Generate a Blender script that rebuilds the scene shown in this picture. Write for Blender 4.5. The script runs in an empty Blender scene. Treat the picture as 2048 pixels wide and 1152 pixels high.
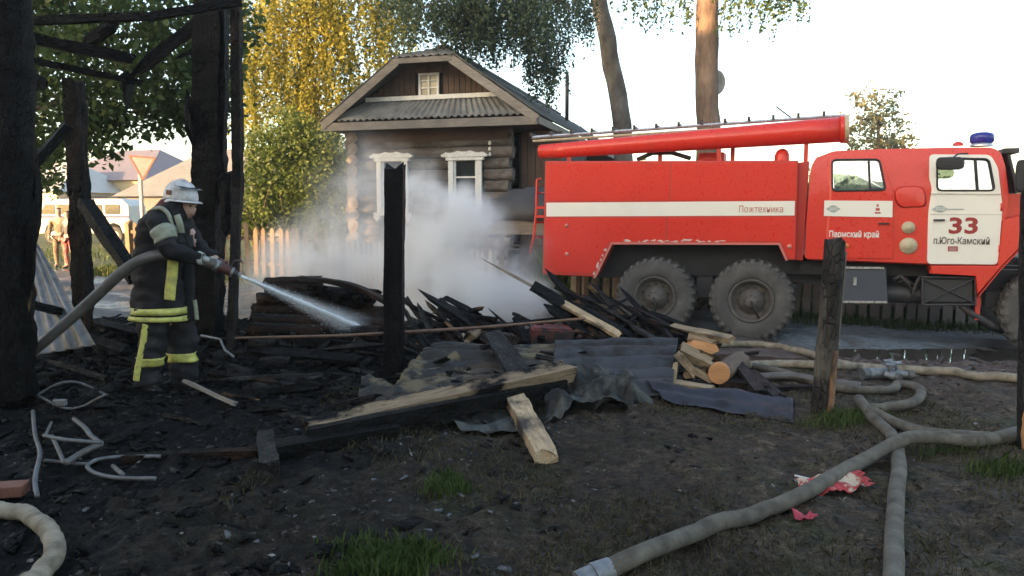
import bpy, bmesh, math, random
import numpy as np
from mathutils import Vector, Matrix, noise as mnoise
random.seed(7); rng=np.random.default_rng(11)
S=bpy.context.scene; COL=S.collection
R=math.radians
# ---------------------------------------------------------------- camera
F=1500.0; HZ=425.0; CAMZ=1.6
PITCH=math.atan((576-HZ)/F)
cd=bpy.data.cameras.new('camera'); cam=bpy.data.objects.new('camera',cd); COL.objects.link(cam)
cam.location=(0,0,CAMZ); cam.rotation_euler=(math.pi/2-PITCH,0,0)
cd.sensor_width=36; cd.lens=36*F/2048; cd.clip_start=.05; cd.clip_end=2000
S.camera=cam
# ---------------------------------------------------------------- sky and sun
SUN_EL=9.0; SUN_AZ=-134.0     # azimuth of the sun seen from above, clockwise from +Y (view direction)
wd=bpy.data.worlds.new('World'); S.world=wd; wd.use_nodes=True
wn=wd.node_tree; wn.nodes.clear()
sk=wn.nodes.new('ShaderNodeTexSky'); sk.sky_type='NISHITA'; sk.sun_disc=False
sk.sun_elevation=R(SUN_EL); sk.sun_rotation=R(SUN_AZ); sk.air_density=.9; sk.dust_density=2.2; sk.ozone_density=.4
bg=wn.nodes.new('ShaderNodeBackground'); bg.inputs[1].default_value=.15
wo=wn.nodes.new('ShaderNodeOutputWorld'); wn.links.new(sk.outputs[0],bg.inputs[0]); wn.links.new(bg.outputs[0],wo.inputs[0])
sl=bpy.data.lights.new('sun','SUN'); sl.energy=4.5; sl.angle=R(.6); sl.color=(1,.58,.26)
so=bpy.data.objects.new('sun',sl); COL.objects.link(so)
sd=Vector((math.sin(R(SUN_AZ))*math.cos(R(SUN_EL)),math.cos(R(SUN_AZ))*math.cos(R(SUN_EL)),math.sin(R(SUN_EL))))
so.rotation_euler=sd.to_track_quat('Z','Y').to_euler()
S.view_settings.view_transform='Standard'; S.view_settings.look='None'
S.view_settings.exposure=2.2; S.view_settings.gamma=1.0
try: S.view_settings.use_curve_mapping=False
except Exception: pass
S.render.engine='CYCLES'
S.cycles.volume_bounces=4; S.cycles.max_bounces=12; S.cycles.transparent_max_bounces=16
# ---------------------------------------------------------------- projection helpers (photo pixel + distance -> place)
cp,sp=math.cos(PITCH),math.sin(PITCH)
CAM=Vector((0,0,CAMZ))
def ray(px,py):
    cx=(px-1024)/F; cz=(576-py)/F
    return Vector((cx,cp+cz*sp,-sp+cz*cp))
def W(px,py,Y):
    d=ray(px,py); return CAM+d*(Y/d.y)
def sstep(a,b,x):
    t=np.clip((x-a)/(b-a),0,1); return t*t*(3-2*t)
def lat(ix,iy,seed):
    n=(ix.astype(np.int64)*374761393+iy.astype(np.int64)*668265263+seed*982451653)&0x7fffffff
    n=((n^(n>>13))*1274126177)&0x7fffffff
    n=(n^(n>>16))&0xffff
    return n/65535.0
def vnoise(x,y,seed=0):
    x=np.asarray(x,float); y=np.asarray(y,float)
    ix=np.floor(x).astype(np.int64); iy=np.floor(y).astype(np.int64); fx=x-ix; fy=y-iy
    fx=fx*fx*(3-2*fx); fy=fy*fy*(3-2*fy)
    a=lat(ix,iy,seed); b=lat(ix+1,iy,seed); c=lat(ix,iy+1,seed); d=lat(ix+1,iy+1,seed)
    return (a*(1-fx)+b*fx)*(1-fy)+(c*(1-fx)+d*fx)*fy-.5
def fbm(x,y,sc,oc=4,seed=0):
    s=0; a=1.0
    for i in range(oc):
        s=s+a*vnoise(np.asarray(x)*sc+i*17.3,np.asarray(y)*sc-i*9.1,seed+i); sc*=2.03; a*=.5
    return s
WATER_Z=-.415
def hmac(x,y):
    """terrain height: level yard, a road that falls away to the right, heaps of burnt rubble"""
    x=np.asarray(x,float); y=np.asarray(y,float)
    far=np.clip(-.10-.048*x,-.46,.32)
    h=far*sstep(7.2,10.0,y)
    h=h*(1-0.0*x)
    # puddle hollow
    m=sstep(3.6,4.8,x)*(1-sstep(9.5,11.5,x))*sstep(8.9,9.5,y-(x-6)*-.12)*(1-sstep(10.7,11.4,y-(x-6)*-.12))
    h=h*(1-m)+(WATER_Z-.03)*m
    def bump(cx,cy,rx,ry,hh):
        q=((x-cx)/rx)**2+((y-cy)/ry)**2
        return hh*np.exp(-q*1.6)
    h=h+bump(-3.9,8.3,3.4,1.05,.34)+bump(-1.2,8.0,1.9,.9,.22)+bump(.9,8.0,1.5,.75,.20)+bump(-6.2,6.2,1.6,1.2,.16)
    h=h+bump(-2.2,6.3,1.2,.5,.05)
    h=h*(1-.9*np.exp(-(((x+3.15)/.5)**2+((y-6.62)/.35)**2)))
    return h
def hmic(x,y):
    k=1-sstep(8.6,9.6,y)
    # rough burnt soil in the yard, ruts on the road
    r=fbm(x,y,2.2,3,5)*.05+fbm(x,y,9,4,9)*.035
    burnt=1-sstep(-1.6,.2,x+ .25*(y-5))
    r=r+burnt*(np.abs(fbm(x,y,7,4,23))*.075+fbm(x,y,22,2,31)*.02)
    r=r*(1-.85*np.exp(-(((x+3.15)/.5)**2+((y-6.62)/.35)**2)))+fbm(x,y,30,2,51)*.006
    rd=fbm(x,y,1.3,3,41)*.05+fbm(x,y,7,3,43)*.02
    return r*k+rd*(1-k)*(1-sstep(14,18,y))
def H(x,y): return float(hmac(x,y)+hmic(x,y))
def G(px,py,dz=0.0):
    """point where the view ray through a photo pixel meets the terrain (raised by dz)"""
    d=np.array(ray(px,py)[:]); ts=.8*1.02**np.arange(310); lo=None
    for it in range(3):
        z=CAMZ+d[2]*ts; below=z<hmac(d[0]*ts,d[1]*ts)+hmic(d[0]*ts,d[1]*ts)+dz
        if not below.any(): return CAM+ray(px,py)*60
        k=int(np.argmax(below)); a=ts[max(k-1,0)]; b=ts[k]; ts=np.linspace(a,b,24)
    return CAM+ray(px,py)*float(b)
# ---------------------------------------------------------------- object helpers
def link(o,parent=None):
    COL.objects.link(o)
    if parent is not None: o.parent=parent
    return o
def tag(o,label=None,cat=None,group=None,kind=None):
    if label: o['label']=label
    if cat: o['category']=cat
    if group: o['group']=group
    if kind: o['kind']=kind
    return o
def empty(name,loc,rz=0,label=None,cat=None,group=None):
    o=bpy.data.objects.new(name,None); o.empty_display_size=.2; link(o)
    o.location=loc; o.rotation_euler=(0,0,rz)
    return tag(o,label,cat,group)
class MB:
    def __init__(s): s.v=[]; s.f=[]; s.m=[]; s.mi=0; s.sm=[]; s.smooth=False
    def add(s,vs,fs,M=None):
        n=len(s.v)
        for v in vs:
            v=Vector(v)
            if M is not None: v=M@v
            s.v.append(v[:])
        for f in fs: s.f.append([i+n for i in f]); s.m.append(s.mi); s.sm.append(s.smooth)
    def box(s,a,b,M=None):
        x0,y0,z0=a; x1,y1,z1=b
        s.add([(x0,y0,z0),(x1,y0,z0),(x1,y1,z0),(x0,y1,z0),(x0,y0,z1),(x1,y0,z1),(x1,y1,z1),(x0,y1,z1)],
              [(0,3,2,1),(4,5,6,7),(0,1,5,4),(1,2,6,5),(2,3,7,6),(3,0,4,7)],M)
    def prism(s,pts,y0,y1,M=None):
        """polygon in x,z extruded along y"""
        n=len(pts); a=sum(pts[i][0]*pts[(i+1)%n][1]-pts[(i+1)%n][0]*pts[i][1] for i in range(n))
        if a<0: pts=pts[::-1]
        vs=[(p[0],y0,p[1]) for p in pts]+[(p[0],y1,p[1]) for p in pts]
        fs=[tuple(range(n)),tuple(range(2*n-1,n-1,-1))]+[(i+n,(i+1)%n+n,(i+1)%n,i) for i in range(n)]
        s.add(vs,fs,M)
    def tube(s,pts,rad,n=10,cap=True,M=None,flat=1.0,jit=0,seed=0):
        pts=[Vector(p) for p in pts]; k=len(pts)
        if not hasattr(rad,'__len__'): rad=[rad]*k
        up=Vector((0,0,1)); vs=[]; px=None
        for i,p in enumerate(pts):
            t=(pts[min(i+1,k-1)]-pts[max(i-1,0)]); t=t.normalized() if t.length>1e-9 else Vector((0,0,1))
            if px is None:
                px=t.cross(up)
                if px.length<.05: px=t.cross(Vector((0,1,0)))
                px.normalize()
            else:
                px=(px-t*px.dot(t)); px.normalize()
            q=t.cross(px)
            for j in range(n):
                a=2*math.pi*j/n; r=rad[i]
                if jit: r*=1+jit*mnoise.noise(Vector((math.cos(a)*1.3+seed*3.1,math.sin(a)*1.3,i*.55+seed)))*2
                vs.append(p+px*math.cos(a)*r+q*math.sin(a)*r*flat)
        fs=[(i*n+j,i*n+(j+1)%n,(i+1)*n+(j+1)%n,(i+1)*n+j) for i in range(k-1) for j in range(n)]
        if cap: fs+= [tuple(range(n-1,-1,-1)),tuple(range((k-1)*n,k*n))]
        s.add(vs,fs,M)
    def rings(s,rings,cap=True,closed=True,M=None):
        n=len(rings[0]); vs=[v for r in rings for v in r]; fs=[]
        for i in range(len(rings)-1):
            for j in range(n if closed else n-1):
                fs.append((i*n+j,i*n+(j+1)%n,(i+1)*n+(j+1)%n,(i+1)*n+j))
        if cap and closed: fs+=[tuple(range(n-1,-1,-1)),tuple(range((len(rings)-1)*n,len(rings)*n))]
        s.add(vs,fs,M)
    def lathe(s,prof,n=24,M=None,axis='y',closed=False):
        """prof: list of (r, a) turned about the axis"""
        vs=[]
        for r,a in prof:
            for j in range(n):
                t=2*math.pi*j/n; c,q=math.cos(t)*r,math.sin(t)*r
                vs.append((c,a,q) if axis=='y' else (c,q,a) if axis=='z' else (a,c,q))
        k=len(prof); fs=[]
        for i in range(k-1):
            for j in range(n):
                f=(i*n+j,i*n+(j+1)%n,(i+1)*n+(j+1)%n,(i+1)*n+j); fs.append(f if axis!='y' else f[::-1])
        s.add(vs,fs,M)
    def obj(s,name,mats,parent=None,smooth=None,bevel=0,solid=0,loc=None,rot=None):
        me=bpy.data.meshes.new(name); me.from_pydata(s.v,[],s.f)
        if not isinstance(mats,(list,tuple)): mats=[mats]
        for m in mats: me.materials.append(m)
        me.polygons.foreach_set('material_index',s.m)
        me.polygons.foreach_set('use_smooth',[True]*len(s.f) if smooth else [bool(q) for q in s.sm])
        me.update()
        o=bpy.data.objects.new(name,me); link(o,parent)
        if loc is not None: o.location=loc
        if rot is not None: o.rotation_euler=rot
        if solid:
            md=o.modifiers.new('solid','SOLIDIFY'); md.thickness=solid; md.offset=0
        if bevel:
            md=o.modifiers.new('bevel','BEVEL'); md.width=bevel; md.segments=2; md.limit_method='ANGLE'; md.angle_limit=R(40)
            if smooth is None: me.polygons.foreach_set('use_smooth',[True]*len(s.f)); 
            try: md.harden_normals=True
            except Exception: pass
        return o
def npmesh(name,verts,quads,mat,parent=None,smooth=False):
    me=bpy.data.meshes.new(name); nv=len(verts); nf=len(quads); k=quads.shape[1]
    me.vertices.add(nv); me.vertices.foreach_set('co',verts.astype(np.float32).ravel())
    me.loops.add(nf*k); me.loops.foreach_set('vertex_index',quads.astype(np.int32).ravel())
    me.polygons.add(nf); me.polygons.foreach_set('loop_start',np.arange(0,nf*k,k,dtype=np.int32))
    me.polygons.foreach_set('loop_total',np.full(nf,k,dtype=np.int32))
    if smooth: me.polygons.foreach_set('use_smooth',np.ones(nf,dtype=bool))
    me.update(calc_edges=True); me.materials.append(mat)
    o=bpy.data.objects.new(name,me); return link(o,parent)
def cobj(o,parent=None):
    c=o.copy(); return link(c,parent)
def copy_tree(o,parent=None):
    c=o.copy(); link(c); c.parent=parent
    for ch in list(o.children): copy_tree(ch,c)
    return c
# ---------------------------------------------------------------- materials
def M_(name):
    m=bpy.data.materials.new(name); m.use_nodes=True; nt=m.node_tree; b=nt.nodes['Principled BSDF']; return m,nt,b
def nd(nt,t,**k):
    n=nt.nodes.new('ShaderNode'+t)
    for a,v in k.items():
        if a.startswith('i_'):
            key=a[2:]; key=int(key) if key.isdigit() else key.replace('_',' ')
            n.inputs[key].default_value=v
        else: setattr(n,a,v)
    return n
def ramp(nt,fac,stops,interp='LINEAR'):
    r=nd(nt,'ValToRGB'); r.color_ramp.interpolation=interp; el=r.color_ramp.elements
    while len(el)<len(stops): el.new(.5)
    for e,(p,c) in zip(el,stops):
        e.position=p; e.color=(c,c,c,1) if not hasattr(c,'__len__') else tuple(c)+((1,) if len(c)==3 else ())
    nt.links.new(fac,r.inputs[0]); return r.outputs[0]
def coord(nt,vec=(1,1,1),kind='Object'):
    tc=nd(nt,'TexCoord'); mp=nd(nt,'Mapping'); mp.inputs['Scale'].default_value=vec
    nt.links.new(tc.outputs[kind],mp.inputs[0]); return mp.outputs[0]
def nz(nt,v,scale,detail=5,rough=.55,dist=0):
    n=nd(nt,'TexNoise'); n.inputs['Scale'].default_value=scale; n.inputs['Detail'].default_value=detail
    n.inputs['Roughness'].default_value=rough; n.inputs['Distortion'].default_value=dist
    nt.links.new(v,n.inputs['Vector']); return n.outputs[0]
def mixc(nt,f,a,b,mode='MIX'):
    m=nd(nt,'Mix',data_type='RGBA',blend_type=mode)
    for s,x in ((m.inputs[0],f),(m.inputs[6],a),(m.inputs[7],b)):
        if hasattr(x,'is_linked'): nt.links.new(x,s)
        elif hasattr(x,'__len__'): s.default_value=tuple(x)+((1,) if len(x)==3 else ())
        else: s.default_value=x if s.type=='VALUE' else (x,x,x,1)
    return m.outputs[2]
def mth(nt,op,a,b=0.0,clamp=False):
    m=nd(nt,'Math',operation=op); m.use_clamp=clamp
    for s,x in ((m.inputs[0],a),(m.inputs[1],b)):
        if hasattr(x,'is_linked'): nt.links.new(x,s)
        else: s.default_value=x
    return m.outputs[0]
def bump(nt,b,h,strength=.4,dist=.01):
    n=nd(nt,'Bump'); n.inputs['Strength'].default_value=strength; n.inputs['Distance'].default_value=dist
    nt.links.new(h,n.inputs['Height']); nt.links.new(n.outputs[0],b.inputs['Normal']); return n
def mk(name,cols,scale=5,vec=(1,1,1),detail=6,rough=(.6,.8),bs=.3,bscale=30,bdist=.01,metal=0,spec=.5,kind='Object',dist=0,rand=0):
    m,nt,b=M_(name); v=coord(nt,vec,kind)
    n=nz(nt,v,scale,detail,.6,dist)
    if hasattr(cols[0][1],'__len__'): st=cols
    else: st=[(.3,cols[0:3]),(.7,cols[0:3])]
    c=ramp(nt,n,st)
    n2=nz(nt,v,scale*5.3,4)
    c=mixc(nt,.35,c,ramp(nt,n2,[(.3,.55),(.7,1.35)]),'MULTIPLY')
    if rand:
        oi=nd(nt,'ObjectInfo'); c=mixc(nt,1,c,ramp(nt,oi.outputs['Random'],[(0,1-rand),(1,1+rand)]),'MULTIPLY')
    nt.links.new(c,b.inputs['Base Color'])
    nt.links.new(ramp(nt,n2,[(.3,rough[0]),(.7,rough[1])]),b.inputs['Roughness'])
    b.inputs['Metallic'].default_value=metal; b.inputs['Specular IOR Level'].default_value=spec
    if bs: bump(nt,b,nz(nt,v,bscale,4),bs,bdist)
    return m
def flat(name,c,rough=.5,metal=0,spec=.5,bs=0,bscale=40,var=.2,vscale=6):
    c=Vector(c); return mk(name,[(.3,tuple(c*(1-var))),(.7,tuple(c*(1+var)))],vscale,rough=(rough*.85,min(1,rough*1.15)),bs=bs,bscale=bscale,metal=metal,spec=spec,bdist=.004)
def char_mat(name,c0=(.0015,.0015,.0018),c1=(.0075,.0075,.0082),sc=16,wood=None,wf=(.6,.7),brown=0.0):
    """alligatored charcoal; optionally patches of bare wood (wood colour, ramp limits)"""
    m,nt,b=M_(name); v=coord(nt,(1,2.2,2.2))
    vo=nd(nt,'TexVoronoi',feature='DISTANCE_TO_EDGE'); vo.inputs['Scale'].default_value=sc
    d=mixc(nt,.06,v,nd(nt,'TexNoise').outputs[1]); nt.links.new(v,vo.inputs['Vector'])
    n=nz(nt,v,4.5,5); n3=nz(nt,v,40,3)
    c=ramp(nt,n,[(.35,c0),(.65,c1),(.8,tuple(Vector(c1)*2.2))])
    if brown: c=mixc(nt,ramp(nt,nz(nt,v,2.2,3),[(.5,0),(.68,brown)]),c,(.045,.024,.014))
    crack=ramp(nt,vo.outputs['Distance'],[(0,.0),(.09,1)])
    hgt=mth(nt,'ADD',crack,mth(nt,'MULTIPLY',n3,.4))
    rg=ramp(nt,n3,[(.3,.38),(.7,.75)])
    if wood is not None:
        v2=coord(nt,(.6,7,7)); g=nz(nt,v2,9,5); vb=coord(nt,(.8,1.3,1.3)); pf=ramp(nt,nz(nt,vb,2.1,5,.65),[(wf[0],0),(wf[1],1)])
        wc=ramp(nt,g,[(.3,tuple(Vector(wood)*.55)),(.7,tuple(Vector(wood)*1.15))])
        c=mixc(nt,pf,c,wc); rg=mixc(nt,pf,rg,.75)
        hgt=mixc(nt,pf,hgt,g)
    nt.links.new(c,b.inputs['Base Color']); nt.links.new(rg,b.inputs['Roughness'])
    b.inputs['Specular IOR Level'].default_value=.12; bump(nt,b,hgt,.9,.014); return m
def wood_mat(name,c,var=.35,rand=.25,rough=.8,stain=None):
    m,nt,b=M_(name); v=coord(nt,(.7,9,9)); g=nz(nt,v,7,6,.65); v1=coord(nt,(1,1.5,1.5)); n=nz(nt,v1,2.5,5,.6)
    c=Vector(c); cc=ramp(nt,g,[(.25,tuple(c*(1-var))),(.75,tuple(c*(1+var)))])
    cc=mixc(nt,.6,cc,ramp(nt,n,[(.3,.55),(.7,1.3)]),'MULTIPLY')
    if stain: cc=mixc(nt,ramp(nt,nz(nt,v1,1.7,4,.7),[(stain[1],0),(stain[2],1)]),cc,stain[0])
    oi=nd(nt,'ObjectInfo'); cc=mixc(nt,1,cc,ramp(nt,oi.outputs['Random'],[(0,1-rand),(1,1+rand)]),'MULTIPLY')
    nt.links.new(cc,b.inputs['Base Color']); b.inputs['Roughness'].default_value=rough; bump(nt,b,g,.5,.006); return m
def leaf_mat(name,c1,c2,c3=None,trans=.45):
    m,nt,b=M_(name); ge=nd(nt,'NewGeometry'); tc=coord(nt)
    st=[(0,c1),(1,c2)] if c3 is None else [(0,c1),(.55,c2),(1,c3)]
    f=mth(nt,'ADD',mth(nt,'MULTIPLY',ge.outputs['Random Per Island'],.55),mth(nt,'MULTIPLY',nz(nt,tc,.55,3),.9))
    f=mth(nt,'SUBTRACT',f,.22,True)
    c=ramp(nt,f,st); nt.links.new(c,b.inputs['Base Color']); b.inputs['Roughness'].default_value=.55; b.inputs['Specular IOR Level'].default_value=.3
    tr=nd(nt,'BsdfTranslucent'); nt.links.new(c,tr.inputs[0]); mx=nd(nt,'MixShader'); mx.inputs[0].default_value=trans
    out=nt.nodes['Material Output']; nt.links.new(b.outputs[0],mx.inputs[1]); nt.links.new(tr.outputs[0],mx.inputs[2]); nt.links.new(mx.outputs[0],out.inputs[0]); return m
# ---------------------------------------------------------------- material library
CH=char_mat('charcoal_wood'); CHB=char_mat('charcoal_wood_brown',brown=.7,sc=12)
CHW=char_mat('half_burnt_wood',wood=(.20,.125,.07),wf=(.52,.60),sc=22); CHW2=char_mat('mostly_bare_wood',wood=(.27,.20,.13),wf=(.44,.52),sc=22)
CHG=char_mat('greyed_char',c0=(.010,.010,.011),c1=(.034,.033,.032),sc=14)
WDP=wood_mat('pale_split_wood',(.34,.25,.15),.45,.25,stain=((.03,.022,.016),.50,.66)); WDO=wood_mat('fresh_cut_wood',(.55,.27,.11),.2,.1)
WDG=wood_mat('weathered_grey_wood',(.19,.17,.145),.35,.25); WDB=wood_mat('old_brown_wood',(.085,.055,.038),.4,.2)
WDL=wood_mat('old_log_wall',(.155,.143,.133),.35,.15,stain=((.06,.045,.035),.45,.65)); WPK=wood_mat('picket_wood',(.20,.145,.095),.3,.25)
WWH=mk('white_window_paint',[(.3,(.62,.63,.60)),(.7,(.78,.79,.76))],6,bs=.15,rough=(.5,.7))
SLT=mk('asbestos_slate',[(.3,(.10,.10,.095)),(.5,(.17,.17,.16)),(.75,(.24,.235,.22))],3,rough=(.75,.95),bs=.3,bscale=60)
SLD=mk('mossy_old_slate',[(.3,(.05,.052,.048)),(.6,(.10,.10,.095)),(.75,(.13,.14,.11))],2.2,rough=(.8,.95),bs=.3,bscale=50)
def rusty(name,base,rust=(.16,.07,.03),lim=(.45,.6),yel=None,metal=.4):
    m,nt,b=M_(name); v=coord(nt); n=nz(nt,v,3.1,7,.68,.4); n2=nz(nt,v,14,5,.6); n3=nz(nt,coord(nt,(1,1,6)),5,5)
    c=ramp(nt,n2,[(.3,tuple(Vector(base)*.5)),(.7,tuple(Vector(base)*1.4))])
    if yel: c=mixc(nt,ramp(nt,nz(nt,coord(nt,(1,1,2.2)),1.6,6,.6),[(.50,0),(.56,1)]),c,yel)
    c=mixc(nt,ramp(nt,n,[(lim[0],0),(lim[1],1)]),c,rust)
    nt.links.new(c,b.inputs['Base Color']); b.inputs['Metallic'].default_value=metal
    nt.links.new(ramp(nt,n2,[(.3,.45),(.7,.8)]),b.inputs['Roughness']); bump(nt,b,n2,.35,.004); return m
SHB=rusty('scorched_blue_sheet',(.044,.046,.052),(.018,.016,.015),(.47,.58),metal=.3); SHP=rusty('scorched_violet_sheet',(.033,.033,.047),(.018,.016,.016),(.5,.62))
SHR=rusty('rusted_yellow_sheet',(.050,.035,.022),(.014,.012,.010),(.46,.53),yel=(.125,.10,.055),metal=.05); SHC=rusty('crumpled_grey_sheet',(.075,.08,.072),(.012,.012,.012),(.44,.54))
STL=rusty('burnt_steel',(.15,.155,.16),(.12,.11,.10),(.5,.62),metal=.6); STD=rusty('dark_steel',(.06,.06,.065),(.05,.03,.02),(.5,.65),metal=.5)
GAL=rusty('bright_steel',(.26,.27,.28),(.10,.10,.09),(.55,.7),metal=.8)
def paint(name,c,rough=.28,dirt=(.10,.075,.055),dz=None,wav=.25,damt=.35):
    m,nt,b=M_(name); v=coord(nt); n=nz(nt,v,2.3,5,.6); n2=nz(nt,v,22,5,.7)
    cc=mixc(nt,ramp(nt,n,[(.35,.0),(.75,damt*.6)]),c,tuple(Vector(c)*.72))
    cc=mixc(nt,ramp(nt,mth(nt,'ADD',mth(nt,'MULTIPLY',n2,.55),mth(nt,'MULTIPLY',n,.45)),[(.56,0),(.70,damt*.8)]),cc,dirt)
    if dz:
        sx=nd(nt,'SeparateXYZ'); tc=nd(nt,'TexCoord'); nt.links.new(tc.outputs['Object'],sx.inputs[0])
        zz=mth(nt,'ADD',sx.outputs[2],mth(nt,'MULTIPLY',n,.5)); zz=mth(nt,'SUBTRACT',zz,dz[0]); zz=mth(nt,'DIVIDE',zz,dz[1]-dz[0],True)
        cc=mixc(nt,ramp(nt,zz,[(0,.75),(1,0)]),cc,dirt)
    nt.links.new(cc,b.inputs['Base Color']); nt.links.new(ramp(nt,n2,[(.3,rough),(.75,rough+.22)]),b.inputs['Roughness'])
    bump(nt,b,nz(nt,v,1.6,2,.4),wav,.05); return m
RED=paint('fire_truck_red',(.60,.034,.020),.22,(.16,.06,.04)); REDD=paint('fire_truck_red_dusty',(.48,.034,.022),.45,(.16,.07,.05))
WHT=paint('fire_truck_white',(.74,.73,.66),.35,(.5,.45,.36),damt=.3); CHS=paint('chassis_black',(.022,.024,.028),.5,(.09,.075,.06),damt=.8)
RUB=mk('tyre_rubber',[(.3,(.045,.044,.043)),(.7,(.10,.096,.09))],4,rough=(.75,.95),bs=.3,bscale=60)
RIM=mk('dusty_rim',[(.3,(.055,.05,.045)),(.7,(.12,.11,.10))],8,rough=(.5,.8),bs=.2)
CREAM=flat('cream_cap',(.42,.36,.24),.6); SLV=flat('silver_trim',(.55,.56,.57),.3,.7); LTR=flat('lettering_red',(.28,.02,.02),.5,var=.05); LTD=flat('lettering_dark',(.06,.04,.045),.5,var=.05); LTW=flat('lettering_white',(.75,.68,.64),.5,var=.05)
LTG=flat('emblem_grey',(.30,.36,.34),.5,var=.1)
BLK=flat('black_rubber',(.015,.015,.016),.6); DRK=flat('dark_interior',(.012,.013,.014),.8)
def glass_mat(name,tint=(.75,.8,.78),rough=.03,trans=1.0):
    m,nt,b=M_(name); b.inputs['Base Color'].default_value=tint+(1,); b.inputs['Roughness'].default_value=rough
    b.inputs['Transmission Weight'].default_value=trans; b.inputs['IOR'].default_value=1.45; return m
def pane_mat(name,c=(.02,.024,.024),rough=.06,wav=.15):
    m,nt,b=M_(name); v=coord(nt); nt.links.new(ramp(nt,nz(nt,v,3,3),[(.3,tuple(Vector(c)*.7)),(.7,tuple(Vector(c)*1.3))]),b.inputs['Base Color'])
    b.inputs['Roughness'].default_value=rough; b.inputs['Specular IOR Level'].default_value=.9; b.inputs['IOR'].default_value=1.6
    bump(nt,b,nz(nt,v,3,2),wav,.01); return m
def thin_glass(name,tint,f=.35,rough=.02):
    """thin see-through pane: tinted transparency plus a mirror film"""
    m,nt,b=M_(name); nt.nodes.remove(b); t=nd(nt,'BsdfTransparent'); t.inputs[0].default_value=tint+(1,)
    g=nd(nt,'BsdfGlossy'); g.inputs['Roughness'].default_value=rough; g.inputs[0].default_value=(.95,.97,.95,1)
    lw=nd(nt,'LayerWeight'); lw.inputs[0].default_value=.4; fa=mth(nt,'ADD',mth(nt,'MULTIPLY',lw.outputs[0],.5),f,True)
    mx=nd(nt,'MixShader'); nt.links.new(fa,mx.inputs[0]); nt.links.new(t.outputs[0],mx.inputs[1]); nt.links.new(g.outputs[0],mx.inputs[2])
    nt.links.new(mx.outputs[0],nt.nodes['Material Output'].inputs[0]); return m
GLS=thin_glass('truck_window_glass',(.62,.68,.62),.30); PAN=pane_mat('house_window_pane'); PNC=pane_mat('attic_pane',(.30,.28,.2),.3)  # house panes are opaque, their dark colour standing in for the unlit room
BLU=glass_mat('blue_beacon_glass',(.04,.05,.35),.08,.3)
HOS=mk('grey_fire_hose',[(.30,(.045,.038,.029)),(.5,(.10,.088,.068)),(.72,(.15,.135,.108))],9,rough=(.75,.95),bs=.6,bscale=130,bdist=.003)
HOC=mk('cream_fire_hose',[(.30,(.10,.08,.055)),(.5,(.23,.195,.14)),(.72,(.33,.29,.22))],9,rough=(.75,.95),bs=.6,bscale=130,bdist=.003)
HOD=mk('dark_wet_hose',[(.3,(.05,.046,.042)),(.7,(.12,.11,.10))],5,rough=(.3,.6),bs=.5,bscale=130,bdist=.003)
# burnt yard soil, road, verge
def ground_mat():
    m,nt,b=M_('burnt_yard_soil'); v=coord(nt); sx=nd(nt,'SeparateXYZ'); nt.links.new(v,sx.inputs[0])
    n1=nz(nt,v,.9,6,.6); n2=nz(nt,v,6,6,.65); n3=nz(nt,v,45,4,.7); n4=nz(nt,v,1.7,5,.65)
    soot=ramp(nt,n2,[(.3,(.0012,.0012,.0014)),(.55,(.0038,.0038,.004)),(.75,(.013,.0125,.012))])
    soil=ramp(nt,n2,[(.28,(.016,.011,.007)),(.5,(.062,.046,.031)),(.72,(.135,.104,.072))])
    moss=ramp(nt,n3,[(.3,(.016,.019,.007)),(.7,(.055,.060,.020))])
    soil=mixc(nt,ramp(nt,n4,[(.50,0),(.64,.7)]),soil,moss)
    f=mth(nt,'ADD',mth(nt,'MULTIPLY',sx.outputs[0],.22),mth(nt,'MULTIPLY',n1,1.5)); f=mth(nt,'SUBTRACT',f,mth(nt,'MULTIPLY',sx.outputs[1],.045)); f=mth(nt,'SUBTRACT',f,.10,True)
    c=mixc(nt,f,soot,soil)
    far=mth(nt,'DIVIDE',mth(nt,'SUBTRACT',sx.outputs[1],mth(nt,'ADD',14.5,n2)),2.0,True)
    verge=ramp(nt,n3,[(.3,(.05,.065,.025)),(.7,(.12,.13,.055))]); c=mixc(nt,far,c,verge)
    cl=mth(nt,'MULTIPLY',mth(nt,'SUBTRACT',mth(nt,'ADD',sx.outputs[0],n2),3.6,True),mth(nt,'SUBTRACT',mth(nt,'ADD',sx.outputs[1],n1),6.9,True))
    c=mixc(nt,cl,c,ramp(nt,n3,[(.3,(.040,.030,.026)),(.7,(.13,.10,.088))]))
    fine=nz(nt,v,95,3,.7); mid=nz(nt,v,17,5,.7)
    c=mixc(nt,.85,c,ramp(nt,fine,[(.32,.35),(.5,.9),(.70,2.1)]),'MULTIPLY'); c=mixc(nt,.8,c,ramp(nt,mid,[(.35,.35),(.5,.9),(.68,1.9)]),'MULTIPLY')
    # pale crumbs of mortar and ash
    vo=nd(nt,'TexVoronoi'); vo.inputs['Scale'].default_value=26; nt.links.new(v,vo.inputs['Vector'])
    cr=mth(nt,'MULTIPLY',ramp(nt,vo.outputs['Distance'],[(.10,1),(.17,0)]),ramp(nt,vo.outputs['Color'],[(.86,0),(.90,1)]))
    c=mixc(nt,mth(nt,'MULTIPLY',cr,.55),c,(.25,.24,.22))
    nt.links.new(c,b.inputs['Base Color']); nt.links.new(ramp(nt,n2,[(.35,.45),(.6,.85)]),b.inputs['Roughness'])
    b.inputs['Specular IOR Level'].default_value=.12
    h=mth(nt,'ADD',mth(nt,'MULTIPLY',n3,.5),n2); h=mth(nt,'ADD',h,mth(nt,'MULTIPLY',cr,.3)); bump(nt,b,h,.9,.03); return m
GRD=ground_mat()
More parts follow.
